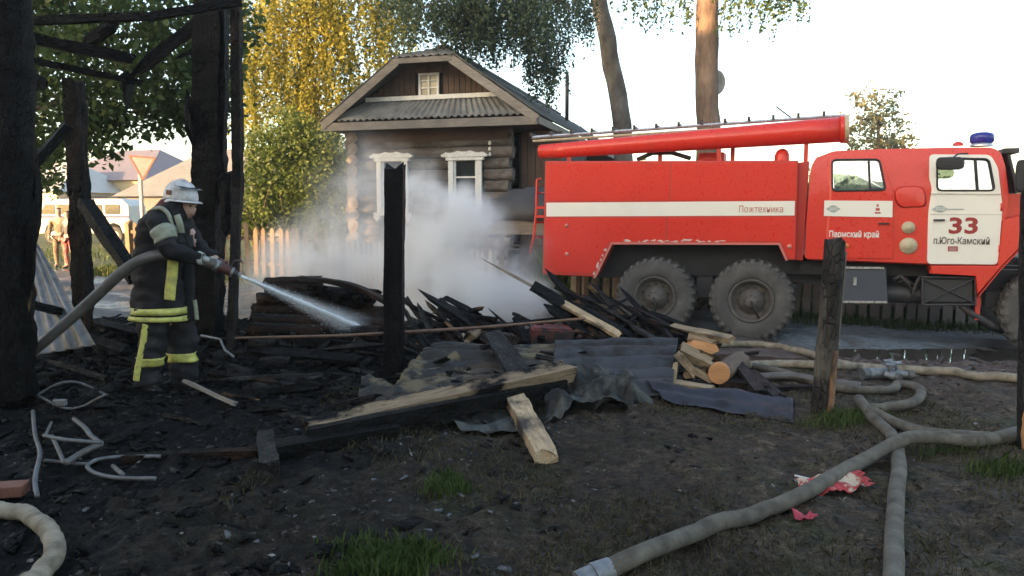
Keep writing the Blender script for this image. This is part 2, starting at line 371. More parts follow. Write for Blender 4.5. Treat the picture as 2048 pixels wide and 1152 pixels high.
def road_mat():
    m,nt,b=M_('wet_dirt_road'); v=coord(nt); n1=nz(nt,v,.55,6,.6); n2=nz(nt,v,5,6,.65); n3=nz(nt,v,38,4,.7)
    sx=nd(nt,'SeparateXYZ'); nt.links.new(v,sx.inputs[0])
    c=ramp(nt,n2,[(.3,(.055,.047,.042)),(.5,(.095,.082,.074)),(.75,(.15,.135,.125))])
    g=ramp(nt,n2,[(.3,(.075,.075,.076)),(.7,(.13,.13,.13))]); gf=mth(nt,'MULTIPLY',sx.outputs[0],-.35,True)
    c=mixc(nt,gf,c,g)
    wet=ramp(nt,n1,[(.42,0),(.56,1)]); c=mixc(nt,wet,c,mixc(nt,1,c,.5,'MULTIPLY'))
    nt.links.new(c,b.inputs['Base Color']); nt.links.new(mixc(nt,wet,.85,.22),b.inputs['Roughness'])
    vo=nd(nt,'TexVoronoi'); vo.inputs['Scale'].default_value=11; nt.links.new(v,vo.inputs['Vector'])
    bump(nt,b,mth(nt,'ADD',mth(nt,'ADD',n2,mth(nt,'MULTIPLY',n3,.35)),mth(nt,'MULTIPLY',vo.outputs['Distance'],-.6)),.8,.035); return m
ROD=road_mat()
def water_mat():
    m,nt,b=M_('puddle_water'); b.inputs['Base Color'].default_value=(.05,.045,.04,1); b.inputs['Roughness'].default_value=.03
    b.inputs['IOR'].default_value=1.5; b.inputs['Specular IOR Level'].default_value=.8; bump(nt,b,nz(nt,coord(nt),4,3),.06,.02); return m
WAT=water_mat()
BRK=mk('birch_bark',[(.3,(.05,.046,.042)),(.5,(.12,.108,.095)),(.75,(.20,.185,.16))],4,vec=(1,1,.5),rough=(.8,.95),bs=.6,bscale=18,bdist=.02)
BRP=mk('pine_bark',[(.3,(.07,.05,.04)),(.55,(.17,.12,.09)),(.75,(.26,.19,.14))],5,vec=(1,1,.35),rough=(.8,.95),bs=.8,bscale=14,bdist=.03)
BRD=mk('dark_bark',[(.3,(.05,.045,.04)),(.7,(.13,.12,.105))],5,vec=(1,1,.35),rough=(.8,.95),bs=.8,bscale=14,bdist=.03)
LFD=leaf_mat('dark_green_leaves',(.030,.060,.018),(.07,.115,.036),(.14,.17,.055),.55); LFY=leaf_mat('yellow_birch_leaves',(.10,.13,.028),(.23,.23,.035),(.36,.31,.045),.5)
LFB=leaf_mat('bluish_birch_leaves',(.045,.075,.050),(.08,.12,.075),(.14,.165,.09)); LFG=leaf_mat('bush_leaves',(.045,.085,.025),(.10,.15,.04),(.20,.23,.07))
LFP=leaf_mat('pale_far_leaves',(.10,.115,.07),(.17,.18,.10),(.24,.22,.12)); GRS=leaf_mat('grass_blades',(.025,.045,.012),(.06,.10,.024),(.12,.13,.04),.3); GRD2=leaf_mat('dry_grass_blades',(.04,.035,.018),(.08,.07,.035),(.15,.13,.07),.3)
# ---------------------------------------------------------------- ground, road, water
def sheet(name,xs,ys,fz,mat):
    X,Y=np.meshgrid(xs,ys); Z=fz(X,Y); nx=len(xs); ny=len(ys)
    V=np.stack([X.ravel(),Y.ravel(),Z.ravel()],1)
    i=np.arange(nx-1)[None,:]+np.arange(ny-1)[:,None]*nx; i=i.ravel()
    return npmesh(name,V,np.stack([i,i+1,i+1+nx,i+nx],1),mat,smooth=True)
def grow(a,b,n,p): return a+(b-a)*np.linspace(0,1,n)**p
xs=np.concatenate([-grow(7.5,600,40,4)[::-1],np.linspace(-7.5,7.5,500)[1:-1],grow(7.5,600,40,4)])
ys=np.concatenate([-grow(-1.6,600,24,4)[::-1],np.linspace(1.6,9.8,330)[1:],grow(9.8,20,60,1)[1:],grow(20,900,50,3)[1:]])
ys[:24]=np.linspace(-1,1,24)*0+(-grow(-1.6,600,24,4)[::-1])
ys=np.unique(ys)
def road_edge(x): return 9.0+.0*x+.25*np.sin(x*.7)
def under(x,y):
    return .10*sstep(9.2,9.8,y)*(1-sstep(17.5,18.5,y+.24*np.clip(x,-30,30)))*0
g=sheet('ground',xs,ys,lambda x,y:hmac(x,y)+hmic(x,y)-.05*sstep(9.3,9.9,y)*(1-sstep(15.0,15.6,y+.22*x+.0)),GRD); tag(g,kind='structure')
def roadx(): return np.concatenate([grow(-60,-12,60,1)[:-1],np.linspace(-12,12,420),grow(12,60,60,1)[1:]])
rx=roadx(); rt=np.linspace(0,1,110)
X=np.repeat(rx[None,:],110,0); lo=9.25+.35*fbm(rx,rx*0,.8,3,3); hi=np.clip(15.25-.22*rx,11.5,17.4)+.25*fbm(rx,rx*0+5,.9,3,4); hi=np.maximum(hi,12.9)
Y=lo[None,:]+(hi-lo)[None,:]*rt[:,None]; Z=hmac(X,Y)+hmic(X,Y)+.004-.04*np.clip(1-np.minimum(rt,1-rt)[:,None]*18,0,1)
V=np.stack([X.ravel(),Y.ravel(),Z.ravel()],1); nx=len(rx); i=(np.arange(nx-1)[None,:]+np.arange(109)[:,None]*nx).ravel()
road=npmesh('road',V,np.stack([i,i+1,i+1+nx,i+nx],1),ROD,smooth=True); tag(road,kind='structure')
mb=MB(); n=60
pts=[(6.9+3.2*math.cos(a)*(1+.12*math.sin(3*a)),10.05-.12*(3.2*math.cos(a))+.95*math.sin(a)*(1+.1*math.sin(5*a+1)),WATER_Z) for a in [2*math.pi*k/n for k in range(n)]]
mb.add(pts,[tuple(range(n))]); tag(mb.obj('puddle_water',WAT),kind='structure')
class Frame:
    def __init__(s,o,th): s.o=Vector(o); s.th=th; s.f=Vector((math.cos(th),-math.sin(th),0)); s.n=Vector((math.sin(th),math.cos(th),0))
    def uz(s,px,py,v=0.0):
        d=ray(px,py); t=(v-(CAM-s.o).dot(s.n))/d.dot(s.n); p=CAM+d*t-s.o; return (p.dot(s.f),p.z)
    def w(s,u,v,z): return s.o+s.f*u+s.n*v+Vector((0,0,z))
# ---------------------------------------------------------------- fire truck
TH=R(21); D0=11.2
p0=W(1502,600,D0); TG=-.34
TF=Frame((p0.x,p0.y,TG),TH)
truck=empty('fire_truck',TF.o,-TH,'long red six-wheeled fire engine with a white door marked 33 and roof ladder','fire engine')
def P(px,py,v=0): return TF.uz(px,py,v)
def pl(pts,v=0): return [P(a,b,v) for a,b in pts]
def rounded(pts,r,n=4):
    out=[]; k=len(pts)
    for i in range(k):
        a=Vector(pts[i-1]); b=Vector(pts[i]); c=Vector(pts[(i+1)%k]); rr=r[i] if hasattr(r,'__len__') else r
        if rr<=0: out.append(tuple(b)); continue
        d1=(a-b); d2=(c-b); rr=min(rr,d1.length*.45,d2.length*.45); p=b+d1.normalized()*rr; q=b+d2.normalized()*rr
        for t in range(n+1):
            t/=n; out.append(tuple(p*(1-t)**2+b*2*t*(1-t)+q*t*t))
    return out
def slab(name,pts,v0,v1,mat,parent=truck,bevel=0,r=0):
    m=MB(); m.prism(rounded(pts,r) if r else pts,v0,v1); return m.obj(name,mat,parent,bevel=bevel)
# water tank body: main volume (above the arch) + rear skirt
BW=2.38
body=slab('tank_body',pl([(1090,322),(1597,321),(1591,520),(1574,520),(1559,488),(1223,486),(1189,554),(1085,549)]),0,BW,REDD,bevel=.018)
# slightly proud side sheets and door lines so the flank is not one flat plane
slab('side_panel',pl([(1093,327),(1340,327),(1338,401),(1092,402)]),-.006,.002,RED,bevel=.003)
slab('side_panel',pl([(1344,327),(1594,326),(1593,399),(1342,401)]),-.006,.002,RED,bevel=.003)
slab('side_panel',pl([(1092,437),(1332,436),(1331,483),(1218,483),(1186,546),(1088,543)]),-.006,.002,RED,bevel=.003)
slab('side_panel',pl([(1336,436),(1591,434),(1590,514),(1577,514),(1563,482),(1335,483)]),-.006,.002,RED,bevel=.003)
strp=slab('white_stripe',pl([(1093,405.5),(1590,402),(1589,431),(1093,433)]),-.008,-.001,WHT)
slab('arch_trim',pl([(1223,484),(1561,486),(1576,521),(1571,521),(1557,490),(1225,489),(1192,556),(1186,556)]),-.022,.01,paint('scuffed_pink_edge',(.55,.16,.13),.5,(.6,.5,.45),damt=1.0),bevel=.004)
# scraped paint over the wheel arch: thin proud flakes
m=MB(); rs=random.Random(3)
for k in range(26):
    x=1285+rs.gauss(0,1)*20+(k%3)*55; y=479.5+rs.random()*4.5; w_=rs.uniform(4,16); h_=rs.uniform(1,3)
    m.prism(pl([(x,y),(x+w_*.5,y-h_),(x+w_,y-h_*.4),(x+w_*.8,y+1)]),-.0085,-.0065)
for k in range(12):
    y=rs.uniform(500,550); x=1218-(y-489)*.5-3+rs.uniform(-2,2); m.prism(pl([(x,y),(x+3,y-5),(x+4.5,y+1)]),-.0085,-.0065)
m.obj('scraped_paint',flat('scraped_primer',(.62,.50,.46),.7,var=.3),truck)
for (a,b) in ((1133.5,451),(1134,508),(1579,493)):
    m=MB(); u,z=P(a,b); m.lathe([(0.001,-.035),(.03,-.03),(.036,-.004),(.036,0)],14,Matrix.Translation((u,0,z))); m.obj('side_marker',flat('pink_marker',(.6,.2,.15),.3),truck,smooth=True)
# pump compartment at the front of the tank body, set back
slab('pump_compartment',pl([(1592,326),(1619,322),(1606,521),(1588,520)],.12),.12,BW-.1,REDD,bevel=.01)
# crew cab (one shell)
cabp=[(1606,520),(1609,470),(1613,400),(1620,330),(1630,312),(1668,298),(1760,294),(1900,291),(1990,291),(2008,300),(2016,330),(2021,392),(2014,440),(2002,530),(1851,530)]
# the cab sides lean in slightly: loft of three outlines
CW=2.30
cp_=rounded(pl(cabp),[.08,0,0,.1,.15,.2,0,0,.2,.2,0,.05,0,.05,0],5)
zc=max(z for u,z in cp_); cu=sum(u for u,z in cp_)/len(cp_)
def capring(v,ins): 
    out=[]
    for u,z in cp_:
        k=max(0,(z-1.9)/(zc-1.9)); out.append((u+(cu-u)*ins*.02,v+ (ins*.10*k*k),z-ins*.05*k*k*0 - ins*.02*(1 if z>zc-.1 else 0)))
    return out
def cap2(v,ins):
    r=[]
    for (u,vv,z) in capring(0,ins): r.append((u,2*0+ (CW-v)-(vv),z) )
    return r
m=MB(); A=capring(0,1); 
def offs(rg,dv): return [(u,v+dv,z) for u,v,z in rg]
cx0=[(u+(cu-u)*.02,v,z-.0) for u,v,z in A]
def shrink(rg,k): 
    zm=sum(z for _,_,z in rg)/len(rg); return [(cu+(u-cu)*k,v,zm+(z-zm)*k) for u,v,z in rg]
a0=offs(shrink(A,.985),0.0); a1=offs(A,.03); B=[(u,CW-v,z) for u,v,z in A]; b1=offs(B,-.03); b0=offs(shrink(B,.985),0)
m.smooth=True; m.rings([a1,b1],cap=False); m.rings([a0,a1],cap=False); m.rings([b1,b0],cap=False); m.smooth=False
k=len(a0)

# near flank of the cab with a real opening for each window (triangulated ring of panels)
cab=m.obj('cab',RED,truck)
def flank(pts_px,holes_px,name,mat,v0,v1,parent=truck,r=0,rh=.06,bevel=0,lean=True):
    """flat sheet metal panel with window openings"""
    bm=bmesh.new(); out=rounded(pl(pts_px),r) if r else pl(pts_px)
    def loop(pp): 
        vs=[bm.verts.new((u,0,z)) for u,z in pp]; return [bm.edges.new((vs[i],vs[(i+1)%len(vs)])) for i in range(len(vs))]
    es=loop(out)
    for h in holes_px: es+=loop(rounded(pl(h),rh))
    bmesh.ops.triangle_fill(bm,use_beauty=True,use_dissolve=False,edges=es,normal=(0,-1,0))
    for f in bm.faces:
        if f.normal.y>0: f.normal_flip()
    ex=bmesh.ops.extrude_face_region(bm,geom=bm.faces[:]); nv=[e for e in ex['geom'] if isinstance(e,bmesh.types.BMVert)]
    for v in bm.verts: v.co.y=v1
    for v in nv: v.co.y=v0
    bmesh.ops.recalc_face_normals(bm,faces=bm.faces[:])
    if lean:
        for v in bm.verts:
            kk=max(0,(v.co.z-1.9)/(zc-1.9)); v.co.y+=.10*kk*kk*lean
    me=bpy.data.meshes.new(name); bm.to_mesh(me); bm.free(); me.materials.append(mat); o=bpy.data.objects.new(name,me); link(o,parent)
    if bevel:
        md=o.modifiers.new('b','BEVEL'); md.width=bevel; md.segments=2; md.limit_method='ANGLE'; md.angle_limit=R(50)
    return o
WR=[(1664.5,319),(1759,318),(1771.5,380.5),(1664.5,382)]; WF=[(1875,315.5),(1979,317.5),(1989,381),(1874,381)]
ca=[(1609,517),(1613,440),(1616,400),(1622,333),(1632,315),(1668,301),(1760,297),(1900,294),(1988,294),(2004,303),(2012,330),(2018,392),(2010,440),(1999,527),(1851,527)]
flank(ca,[WR,WF],'cab_side',RED,-.004,.022,r=.05)
flank(ca,[WR,WF],'cab_far_side',RED,CW-.024,CW+.002,r=.05,lean=-1)
# doors
rd=flank([(1655,311),(1762,310),(1775,350),(1787,388),(1786,517),(1652,516)],[WR],'rear_door',RED,-.022,-.005,r=.05,bevel=.006)
fd=flank([(1860,308),(1983,309),(1997,335),(2004.5,416),(1995,529),(1853.5,528)],[WF],'front_door',WHT,-.026,-.005,r=.06,bevel=.006)
def ly(z): kk=max(0,(z-1.9)/(zc-1.9)); return .10*kk*kk
def leanobj(o):
    for v in o.data.vertices: v.co.y+=ly(v.co.z)
    return o
def pane(quad,v,parent,r=.06):
    m=MB(); m.prism(rounded(pl(quad),r),v,v+.008); return leanobj(m.obj('window_glass',GLS,parent))
pane(WR,-.004,rd); pane(WF,-.004,fd)
def seal(quad,parent,v=-.012,t=.022):
    pts=rounded(pl(quad),.06,5); m=MB(); m.tube([(u,v,z) for u,z in pts]+[(pts[0][0],v,pts[0][1])],.014,6,cap=False); o=leanobj(m.obj('window_seal',BLK,parent,smooth=True)); return o
seal(WR,rd,-.022); seal(WF,fd,-.026)
for (a,b,pr,v) in (((1738,319),(1740,381),rd,-.02),((1952,317),(1955,381),fd,-.024)):
    m=MB(); q=P(*a),P(*b); m.tube([(q[0][0],v,q[0][1]),(q[1][0],v,q[1][1])],.016,6); leanobj(m.obj('window_bar',BLK,pr))
slab('door_stripe',pl([(1648.7,401),(1785,402),(1784.5,434.5),(1647.5,432)]),-.027,-.0225,WHT,parent=rd)
# door crease lines and handles
m=MB(); m.prism(pl([(1861,386.5),(2001,387.5),(2001,389.5),(1861,388.5)]),-.030,-.0255); m.prism(pl([(1859,428),(2003,429),(2003,430),(1859,429)]),-.029,-.0255); m.obj('door_crease',flat('door_crease_grey',(.45,.45,.40),.5),fd)
m=MB(); u,z=P(1867,440); m.box((u-.01,-.06,z-.012),(u+.13,-.045,z+.012)); m.box((u,-.046,z-.01),(u+.02,-.025,z+.01)); m.box((u+.10,-.046,z-.01),(u+.12,-.025,z+.01)); m.obj('door_handle',STD,fd,bevel=.003)
m=MB(); u,z=P(1764,447); m.box((u-.05,-.058,z-.012),(u+.09,-.043,z+.012)); m.box((u,-.044,z-.01),(u+.02,-.02,z+.01)); m.obj('door_handle',STD,rd,bevel=.003)
for (a,b) in ((2002,414),(1998,497),):
    m=MB(); u,z=P(a,b); m.tube([(u,-.035,z-.05),(u,-.035,z+.05)],.014,8); m.obj('hinge',RED,fd,smooth=True)
# raised swage between the doors
m=MB(); pts=[(1790,376),(1815,371),(1848,373),(1853,395),(1852,414),(1800,416),(1789,400)]
u0,z0=P(1822,394); rg=[]
for kk,vv in ((1,-.0042),(.85,-.0052),(.6,-.010),(.3,-.013),(.1,-.0135)):
    rg.append([(u0+(u-u0)*kk,vv,z0+(z-z0)*kk) for u,z in rounded(pl(pts),.12,5)])
m.rings(rg,cap=True); leanobj(m.obj('pressed_bulge',RED,truck,smooth=True))
# seats, far side window light comes through the cab: far wall is the cab loft; cut by an opening panel instead
# lettering
FONT=None
def text(s,px0,px1,py,hpx,mat,v,parent=truck,name='lettering',bold=0.0,depth=.0015):
    cu_=bpy.data.curves.new(name,'FONT'); cu_.body=s; cu_.extrude=depth; cu_.offset=bold; cu_.resolution_u=3; cu_.size=1
    o=bpy.data.objects.new(name,cu_); COL.objects.link(o)
    dg=bpy.context.evaluated_depsgraph_get(); dg.update(); me=bpy.data.meshes.new_from_object(o.evaluated_get(dg)); bpy.data.objects.remove(o)
    if not len(me.vertices): return None
    xs_=[q.co.x for q in me.vertices]; ys_=[q.co.y for q in me.vertices]
    u0,z0=P(px0,py+hpx/2,v); u1,_=P(px1,py+hpx/2,v); _,z1=P(px0,py-hpx/2,v)
    for q in me.vertices:
        tx=(q.co.x-min(xs_))/(max(xs_)-min(xs_)); ty=(q.co.y-min(ys_))/(max(ys_)-min(ys_)); zt=q.co.z
        q.co=(u0+(u1-u0)*tx, v-zt-depth, z0+(z1-z0)*ty)
    me.materials.clear(); me.materials.append(mat); t=bpy.data.objects.new(name,me); return link(t,parent)
text('33',1897,1955,451,33,LTR,-.028,fd,bold=.028)
text('п.Юго-Камский',1867,1979,480.5,15,LTD,-.028,fd,bold=.01)
text('Пермский край',1658,1757.5,469,17,LTW,-.024,rd,bold=.025)
text('Пожтехника',1478,1566,418,14,flat('lettering_pale_red',(.45,.16,.12),.6),-.0095,strp,bold=.0)
slab('badge',pl([(1895,492.5),(1915,492.5),(1915,502.5),(1895,502.5)]),-.0305,-.026,flat('badge_red',(.33,.03,.03),.5),parent=fd)
m=MB()
for yy in (495,497.4,499.6): m.prism(pl([(1897.5,yy),(1912.5,yy),(1912.5,yy+1.1),(1897.5,yy+1.1)]),-.0325,-.031)
m.obj('badge_text',flat('badge_pale',(.5,.4,.38),.5),fd)
def emblem(x,y,w,h,parent,v):
    e=slab('emblem',pl([(x-w/2,y),(x-w*.12,y-h/2),(x+w*.12,y-h/2),(x+w/2,y),(x+w*.1,y+h/2),(x-w*.1,y+h/2)]),v-.002,v,LTG,parent=parent)
    m=MB(); 
    for q in (-.18,.08): m.prism(pl([(x-w*.3,y+h*q),(x+w*.3,y+h*q),(x+w*.3,y+h*(q+.08)),(x-w*.3,y+h*(q+.08))]),v-.004,v-.0022)
    m.obj('emblem_bar',WHT,e)
emblem(1666.5,418,29,14,rd,-.0272); emblem(1879.5,418,32,14,fd,-.0265)
m=MB(); m.prism(pl([(1891,417.5),(1927,417.5),(1927,419.5),(1891,419.5)]),-.029,-.0262); m.obj('emblem_line',LTG,fd)
m=MB()
for (a,b,c,d) in ((1749,424,1761,427.5),(1751,416,1759,421.5),(1753,408.5,1757,413.5)):
    m.prism(pl([(a,b),(c,b),(c,d),(a,d)]),-.0295,-.0275)
m.obj('red_emblem',flat('emblem_red',(.4,.07,.05),.5),rd)
# round caps between the doors
for (a,b,rp) in ((1816.5,455,10.5),(1816.5,491.5,14)):
    u,z=P(a,b); r=rp/1500*12.2
    m=MB(); m.lathe([(0.001,-.05),(r*.35,-.05),(r*.45,-.038),(r*.9,-.032),(r,-.018),(r,.0)],20,Matrix.Translation((u,0,z))); m.obj('filler_cap',CREAM,truck,smooth=True)
m=MB(); u,z=P(1693,491); m.lathe([(0.001,-.02),(.03,-.015),(.035,0)],12,Matrix.Translation((u,-.022,z))); m.obj('side_marker',flat('orange_marker',(.7,.2,.04),.3),truck,smooth=True)
# far flank: dark sheet with windows is seen only through the glass
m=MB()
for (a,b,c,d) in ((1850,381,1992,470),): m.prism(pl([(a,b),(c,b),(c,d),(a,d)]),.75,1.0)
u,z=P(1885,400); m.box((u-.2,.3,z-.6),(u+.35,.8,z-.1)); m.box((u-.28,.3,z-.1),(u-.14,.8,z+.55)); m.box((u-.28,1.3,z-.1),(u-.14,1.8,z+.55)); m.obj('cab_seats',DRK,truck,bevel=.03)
# hood, fender, windshield frame
hood=[(2006,388),(2120,384),(2260,392),(2270,470),(2240,500),(2110,470),(2052,470),(1996,532),(2003,450)]
slab('hood',pl(hood,.28),.28,CW-.28,RED,r=.05,bevel=.03)
fen=[(2004,440),(2052,428),(2150,425),(2260,440),(2300,520),(2288,524),(2240,470),(2120,455),(2052,480),(1998,536),(1954,588),(1950,552),(1862,547),(1860,531),(1994,531)]
slab('fender',pl(fen),-.05,.36,RED,bevel=.012)
m=MB(); q=[P(2052,482),P(1998,538),P(1956,590)]; m.rings([[(u,-.05,z),(u,.36,z),(u,.36,z-.03),(u,-.05,z-.03)] for u,z in q]); m.obj('fender_lip',REDD,truck)
slab('cab_sill',pl([(1862,532),(1992,532),(1985,549),(1858,547)]),-.015,.05,RED,bevel=.008)
# windshield: sloping glass strip seen edge-on, wiper, visor
m=MB(); u1,z1=P(2010,304,.15); u2,z2=P(2024,386,.15)
m.add([(u1,.22,z1),(u2,.12,z2),(u2,CW-.12,z2),(u1,CW-.22,z1)],[(0,1,2,3)]); m.obj('windshield',pane_mat('windshield_glass',(.05,.06,.06)),truck,solid=.01,loc=(.03,0,0))
m=MB(); m.tube([(u1+.04,.18,z1),(u2+.05,.08,z2)],.022,6); m.tube([(u1+.05,CW*.35,z1),(u2+.06,CW*.3,z2)],.018,6); m.tube([(u2+.08,.4,z2),(u1+.10,.75,z2+.4)],.012,5); m.obj('windshield_frame',BLK,truck)
m=MB(); m.box((u1-.02,.12,z1-.02),(u1+.16,CW-.12,z1+.05)); m.obj('sun_visor',STD,truck,bevel=.01)
# mirrors
def mirror(px,py,w,h,v,name='mirror'):
    u,z=P(px,py,v); m=MB(); m.rings([[(u+w*k*c,v+dv,z+h*k*s_) for c,s_ in [(math.copysign(abs(math.cos(t))**.5,math.cos(t)),math.copysign(abs(math.sin(t))**.5,math.sin(t))) for t in [2*math.pi*j/16 for j in range(16)]]] for k,dv in ((.3,-.05),(.85,-.045),(1,-.02),(1,.01),(.9,.02))]); m.tube([(u,v,z+h*.5),(u+.12,v*.3,z+h*1.6),(u+.25,.0,z+h*1.7)],.012,6); return m.obj(name,BLK,truck,smooth=False,bevel=0)
mirror(1900,327,.165,.085,-.30); mirror(2043,352,.07,.21,-.25)
# roof beacon
u,z=P(1963,290,.55); bz=empty('beacon',(u,.55,z-.02)); bz.parent=truck; bz.scale=(.84,.84,.9)
m=MB(); m.lathe([(.17,0),(.17,.03),(.13,.05),(.05,.05)],20,axis='z'); m.obj('beacon_base',SLV,bz,smooth=True)
m=MB(); m.lathe([(.155,.05),(.175,.07),(.185,.14),(.165,.19),(.09,.215),(.001,.22)],24,axis='z'); m.obj('beacon_lens',BLU,bz,smooth=True)
m=MB(); m.lathe([(.03,.05),(.05,.10),(.03,.15),(.001,.16)],12,axis='z'); m.obj('beacon_bulb',SLV,bz,smooth=True)
m=MB(); u,z=P(1916,290,.6); m.lathe([(.07,0),(.065,.03),(.03,.055),(.001,.06)],14,Matrix.Translation((u,.6,z-.01)),axis='z'); m.obj('roof_vent',RED,truck,smooth=True)
# hose tube along the roof, rising to the front
tv=.35
(u0,z0),(u1,z1)=P(1083,303.5,tv),P(1695,258,tv); r0,r1=.118,.185
m=MB(); n=9; m.tube([(u0+(u1-u0)*k/n,tv,z0+(z1-z0)*k/n) for k in range(n+1)],[r0+(r1-r0)*k/n for k in range(n+1)],20); tb=m.obj('roof_tube',RED,truck,smooth=True)
for t,rr,mt in ((0,.115,RED),(.985,.20,RED),(.997,.205,CREAM)):
    a=Vector((u0+(u1-u0)*t,tv,z0+(z1-z0)*t)); d=Vector((u1-u0,0,z1-z0)).normalized(); m=MB(); m.tube([a-d*.03,a+d*.03],rr,20); m.obj('tube_collar',mt,tb,bevel=.01)
# brackets that carry the tube
for (a,yb,v) in ((1138,322,tv),(1437.5,322,tv),(1465,322,tv+.2),(1611,330,tv),(1320,322,tv+.2)):
    m=MB(); u,z=P(a,yb,v); t=(u-u0)/(u1-u0); zt=z0+(z1-z0)*t; m.box((u-.03,v-.03,z-.1),(u+.03,v+.03,zt-.02)); m.obj('tube_bracket',REDD,truck,bevel=.004)
m=MB(); u,z=P(1564,320,.5); m.lathe([(.11,0),(.11,.1),(.08,.17),(.03,.2),(.001,.2)],16,Matrix.Translation((u,.5,z-.03)),axis='z'); m.obj('roof_siren',RED,truck,smooth=True)
m=MB(); u,z=P(1330,318,.5); m.tube([(u-.45,.5,z),(u-.2,.5,z+.10),(u+.1,.55,z+.10),(u+.4,.5,z)],.035,8); m.obj('roof_hose_coil',STD,truck,smooth=True)
slab('roof_box',pl([(1395,322),(1448,322),(1448,304),(1398,306)],.6),.6,1.0,REDD,bevel=.01)
# ladder above the tube
lad=empty('roof_ladder',(0,0,0)); lad.parent=truck
for v in (.72,1.18):
    (a0_,b0_),(a1_,b1_)=P(1064,275,v),P(1690,231,v); m=MB(); m.tube([(a0_,v,b0_),(a1_,v,b1_)],.028,6); m.obj('ladder_rail',SLV,lad)
    (c0,d0),(c1,d1)=P(1066,280,v),P(1690,238,v); m=MB(); m.tube([(c0,v,d0-.02),(c1,v,d1-.03)],.022,6); m.obj('ladder_rail',CREAM,lad)
for k in range(14):
    t=.03+k/14.3; m=MB(); a=Vector((a0_+(a1_-a0_)*t,.70,b0_+(b1_-b0_)*t)); b=Vector((a.x,1.2,a.z)); m.tube([a,b],.016,6)
    m.box((a.x-.02,.68,a.z-.035),(a.x+.02,.70,a.z+.030)); m.obj('rung',STD,lad)
m=MB(); a=P(1552,213,.9); b=P(1584,237,.9); m.tube([(a[0],.9,a[1]),(b[0],.9,b[1])],.012,5); m.obj('roof_rod',STD,truck)
# rear ladder
m=MB()
for v in (.05,.55):
    q=[P(1082,357,v),P(1074,359,v),P(1073,420,v),P(1068,470,v),P(1060,507,v)]; m.tube([(u,v,z) for u,z in q],.022,7)
for yy in (385,415,445,475):
    u,z=P(1072,yy,.05); m.tube([(u,.05,z),(u,.55,z)],.015,6)
m.obj('rear_ladder',RED,truck,smooth=True)
for yy in (415,433):
    m=MB(); u,z=P(1084,yy); m.box((u-.12,.03,z-.02),(u+.03,.09,z+.02)); m.obj('ladder_clamp',RED,truck)
# chassis
m=MB(); z=.98
for v in (.55,1.55): m.box((-3.2,v,z-.12),(4.3,v+.1,z+.16))
for u in (-3,-2,-.7,.9,2.2): m.box((u,.65,z-.08),(u+.12,1.55,z+.1))
m.obj('chassis_frame',CHS,truck,bevel=.01)
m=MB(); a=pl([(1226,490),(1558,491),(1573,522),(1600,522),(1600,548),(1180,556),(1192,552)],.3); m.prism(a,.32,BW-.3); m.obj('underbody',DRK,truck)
for u in (-1.45,.0):
    m=MB(); m.tube([(u,.25,.62),(u,2.1,.62)],.09,10); m.lathe([(.001,-.28),(.16,-.2),(.24,0),(.16,.2),(.001,.28)],14,Matrix.Translation((u,1.2,.64)),axis='x'); m.obj('axle',CHS,truck,smooth=True)
m=MB(); m.rings([[(u,.42,zz),(u,.52,zz),(u,.52,zz-.07),(u,.42,zz-.07)] for u,zz in ((-1.7,.72),(-1.2,.80),(-.72,.86),(-.2,.80),(.3,.72))]); m.box((-.85,.35,.6),(-.6,.6,1.0)); m.obj('leaf_spring',CHS,truck,bevel=.006)
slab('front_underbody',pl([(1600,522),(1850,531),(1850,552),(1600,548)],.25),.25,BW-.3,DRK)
bx=slab('tool_box',pl([(1679,534),(1772,536),(1776,605),(1680,604)],.04),.04,.6,paint('dusty_blue_box',(.045,.055,.075),.5,(.12,.10,.08),damt=.8),bevel=.012)
for yy in (535.5,604): slab('box_trim',pl([(1679,yy-2.5),(1768+(yy>600)*6,yy-1.5),(1768+(yy>600)*6,yy+2.5),(1679,yy+1.5)],.03),.015,.05,SLV,parent=bx)
m=MB(); u,z=P(1710,562,.02); m.box((u-.02,.0,z-.06),(u+.02,.04,z+.05)); m.obj('latch',SLV,bx)
ft=slab('fuel_tank',pl([(1845,556),(1951,556),(1950,608),(1845,608)],.03),.06,.7,CHS,bevel=.04)
m=MB(); 
def bar(a,b,r,v,mm): (ua,za),(ub,zb)=P(*a,v),P(*b,v); mm.tube([(ua,v,za),(ub,v,zb)],r,6)
bar((1844,554),(1952,556),.014,.02,m); bar((1844,610),(1951,609),.014,.02,m); bar((1845,554),(1845,610),.014,.02,m); bar((1951,556),(1951,610),.014,.02,m)
bar((1847,606),(1949,558),.010,.02,m); bar((1847,558),(1949,606),.010,.03,m); m.obj('tank_straps',STD,ft)
m=MB(); u,z=P(1807,588,.3); m.tube([(u-.28,.3,z),(u+.24,.3,z)],.13,14); m.obj('air_tank',CHS,truck,smooth=True,bevel=.02)
m=MB(); q=[(1786,560),(1800,552),(1818,566),(1824,590),(1836,560),(1842,552)]; m.tube([(P(a,b,.15)[0],.15,P(a,b,.15)[1]) for a,b in q],.028,7); m.tube([(P(a+12,b+6,.2)[0],.2,P(a+12,b+6,.2)[1]) for a,b in q],.022,7); m.obj('exhaust_pipe',STD,truck,smooth=True)
m=MB(); q=[(1921,612),(1935,622),(1960,636),(1985,650),(2002,660)]; m.tube([(P(a,b,.1)[0],.1+i*.02,P(a,b,.1)[1]) for i,(a,b) in enumerate(q)],[.035,.045,.05,.055,.055],8); m.obj('tow_bar',STD,truck,smooth=True)
slab('step_bracket',pl([(1952,560),(1962,600),(1958,640),(1950,640)],.1),.1,.2,REDD)
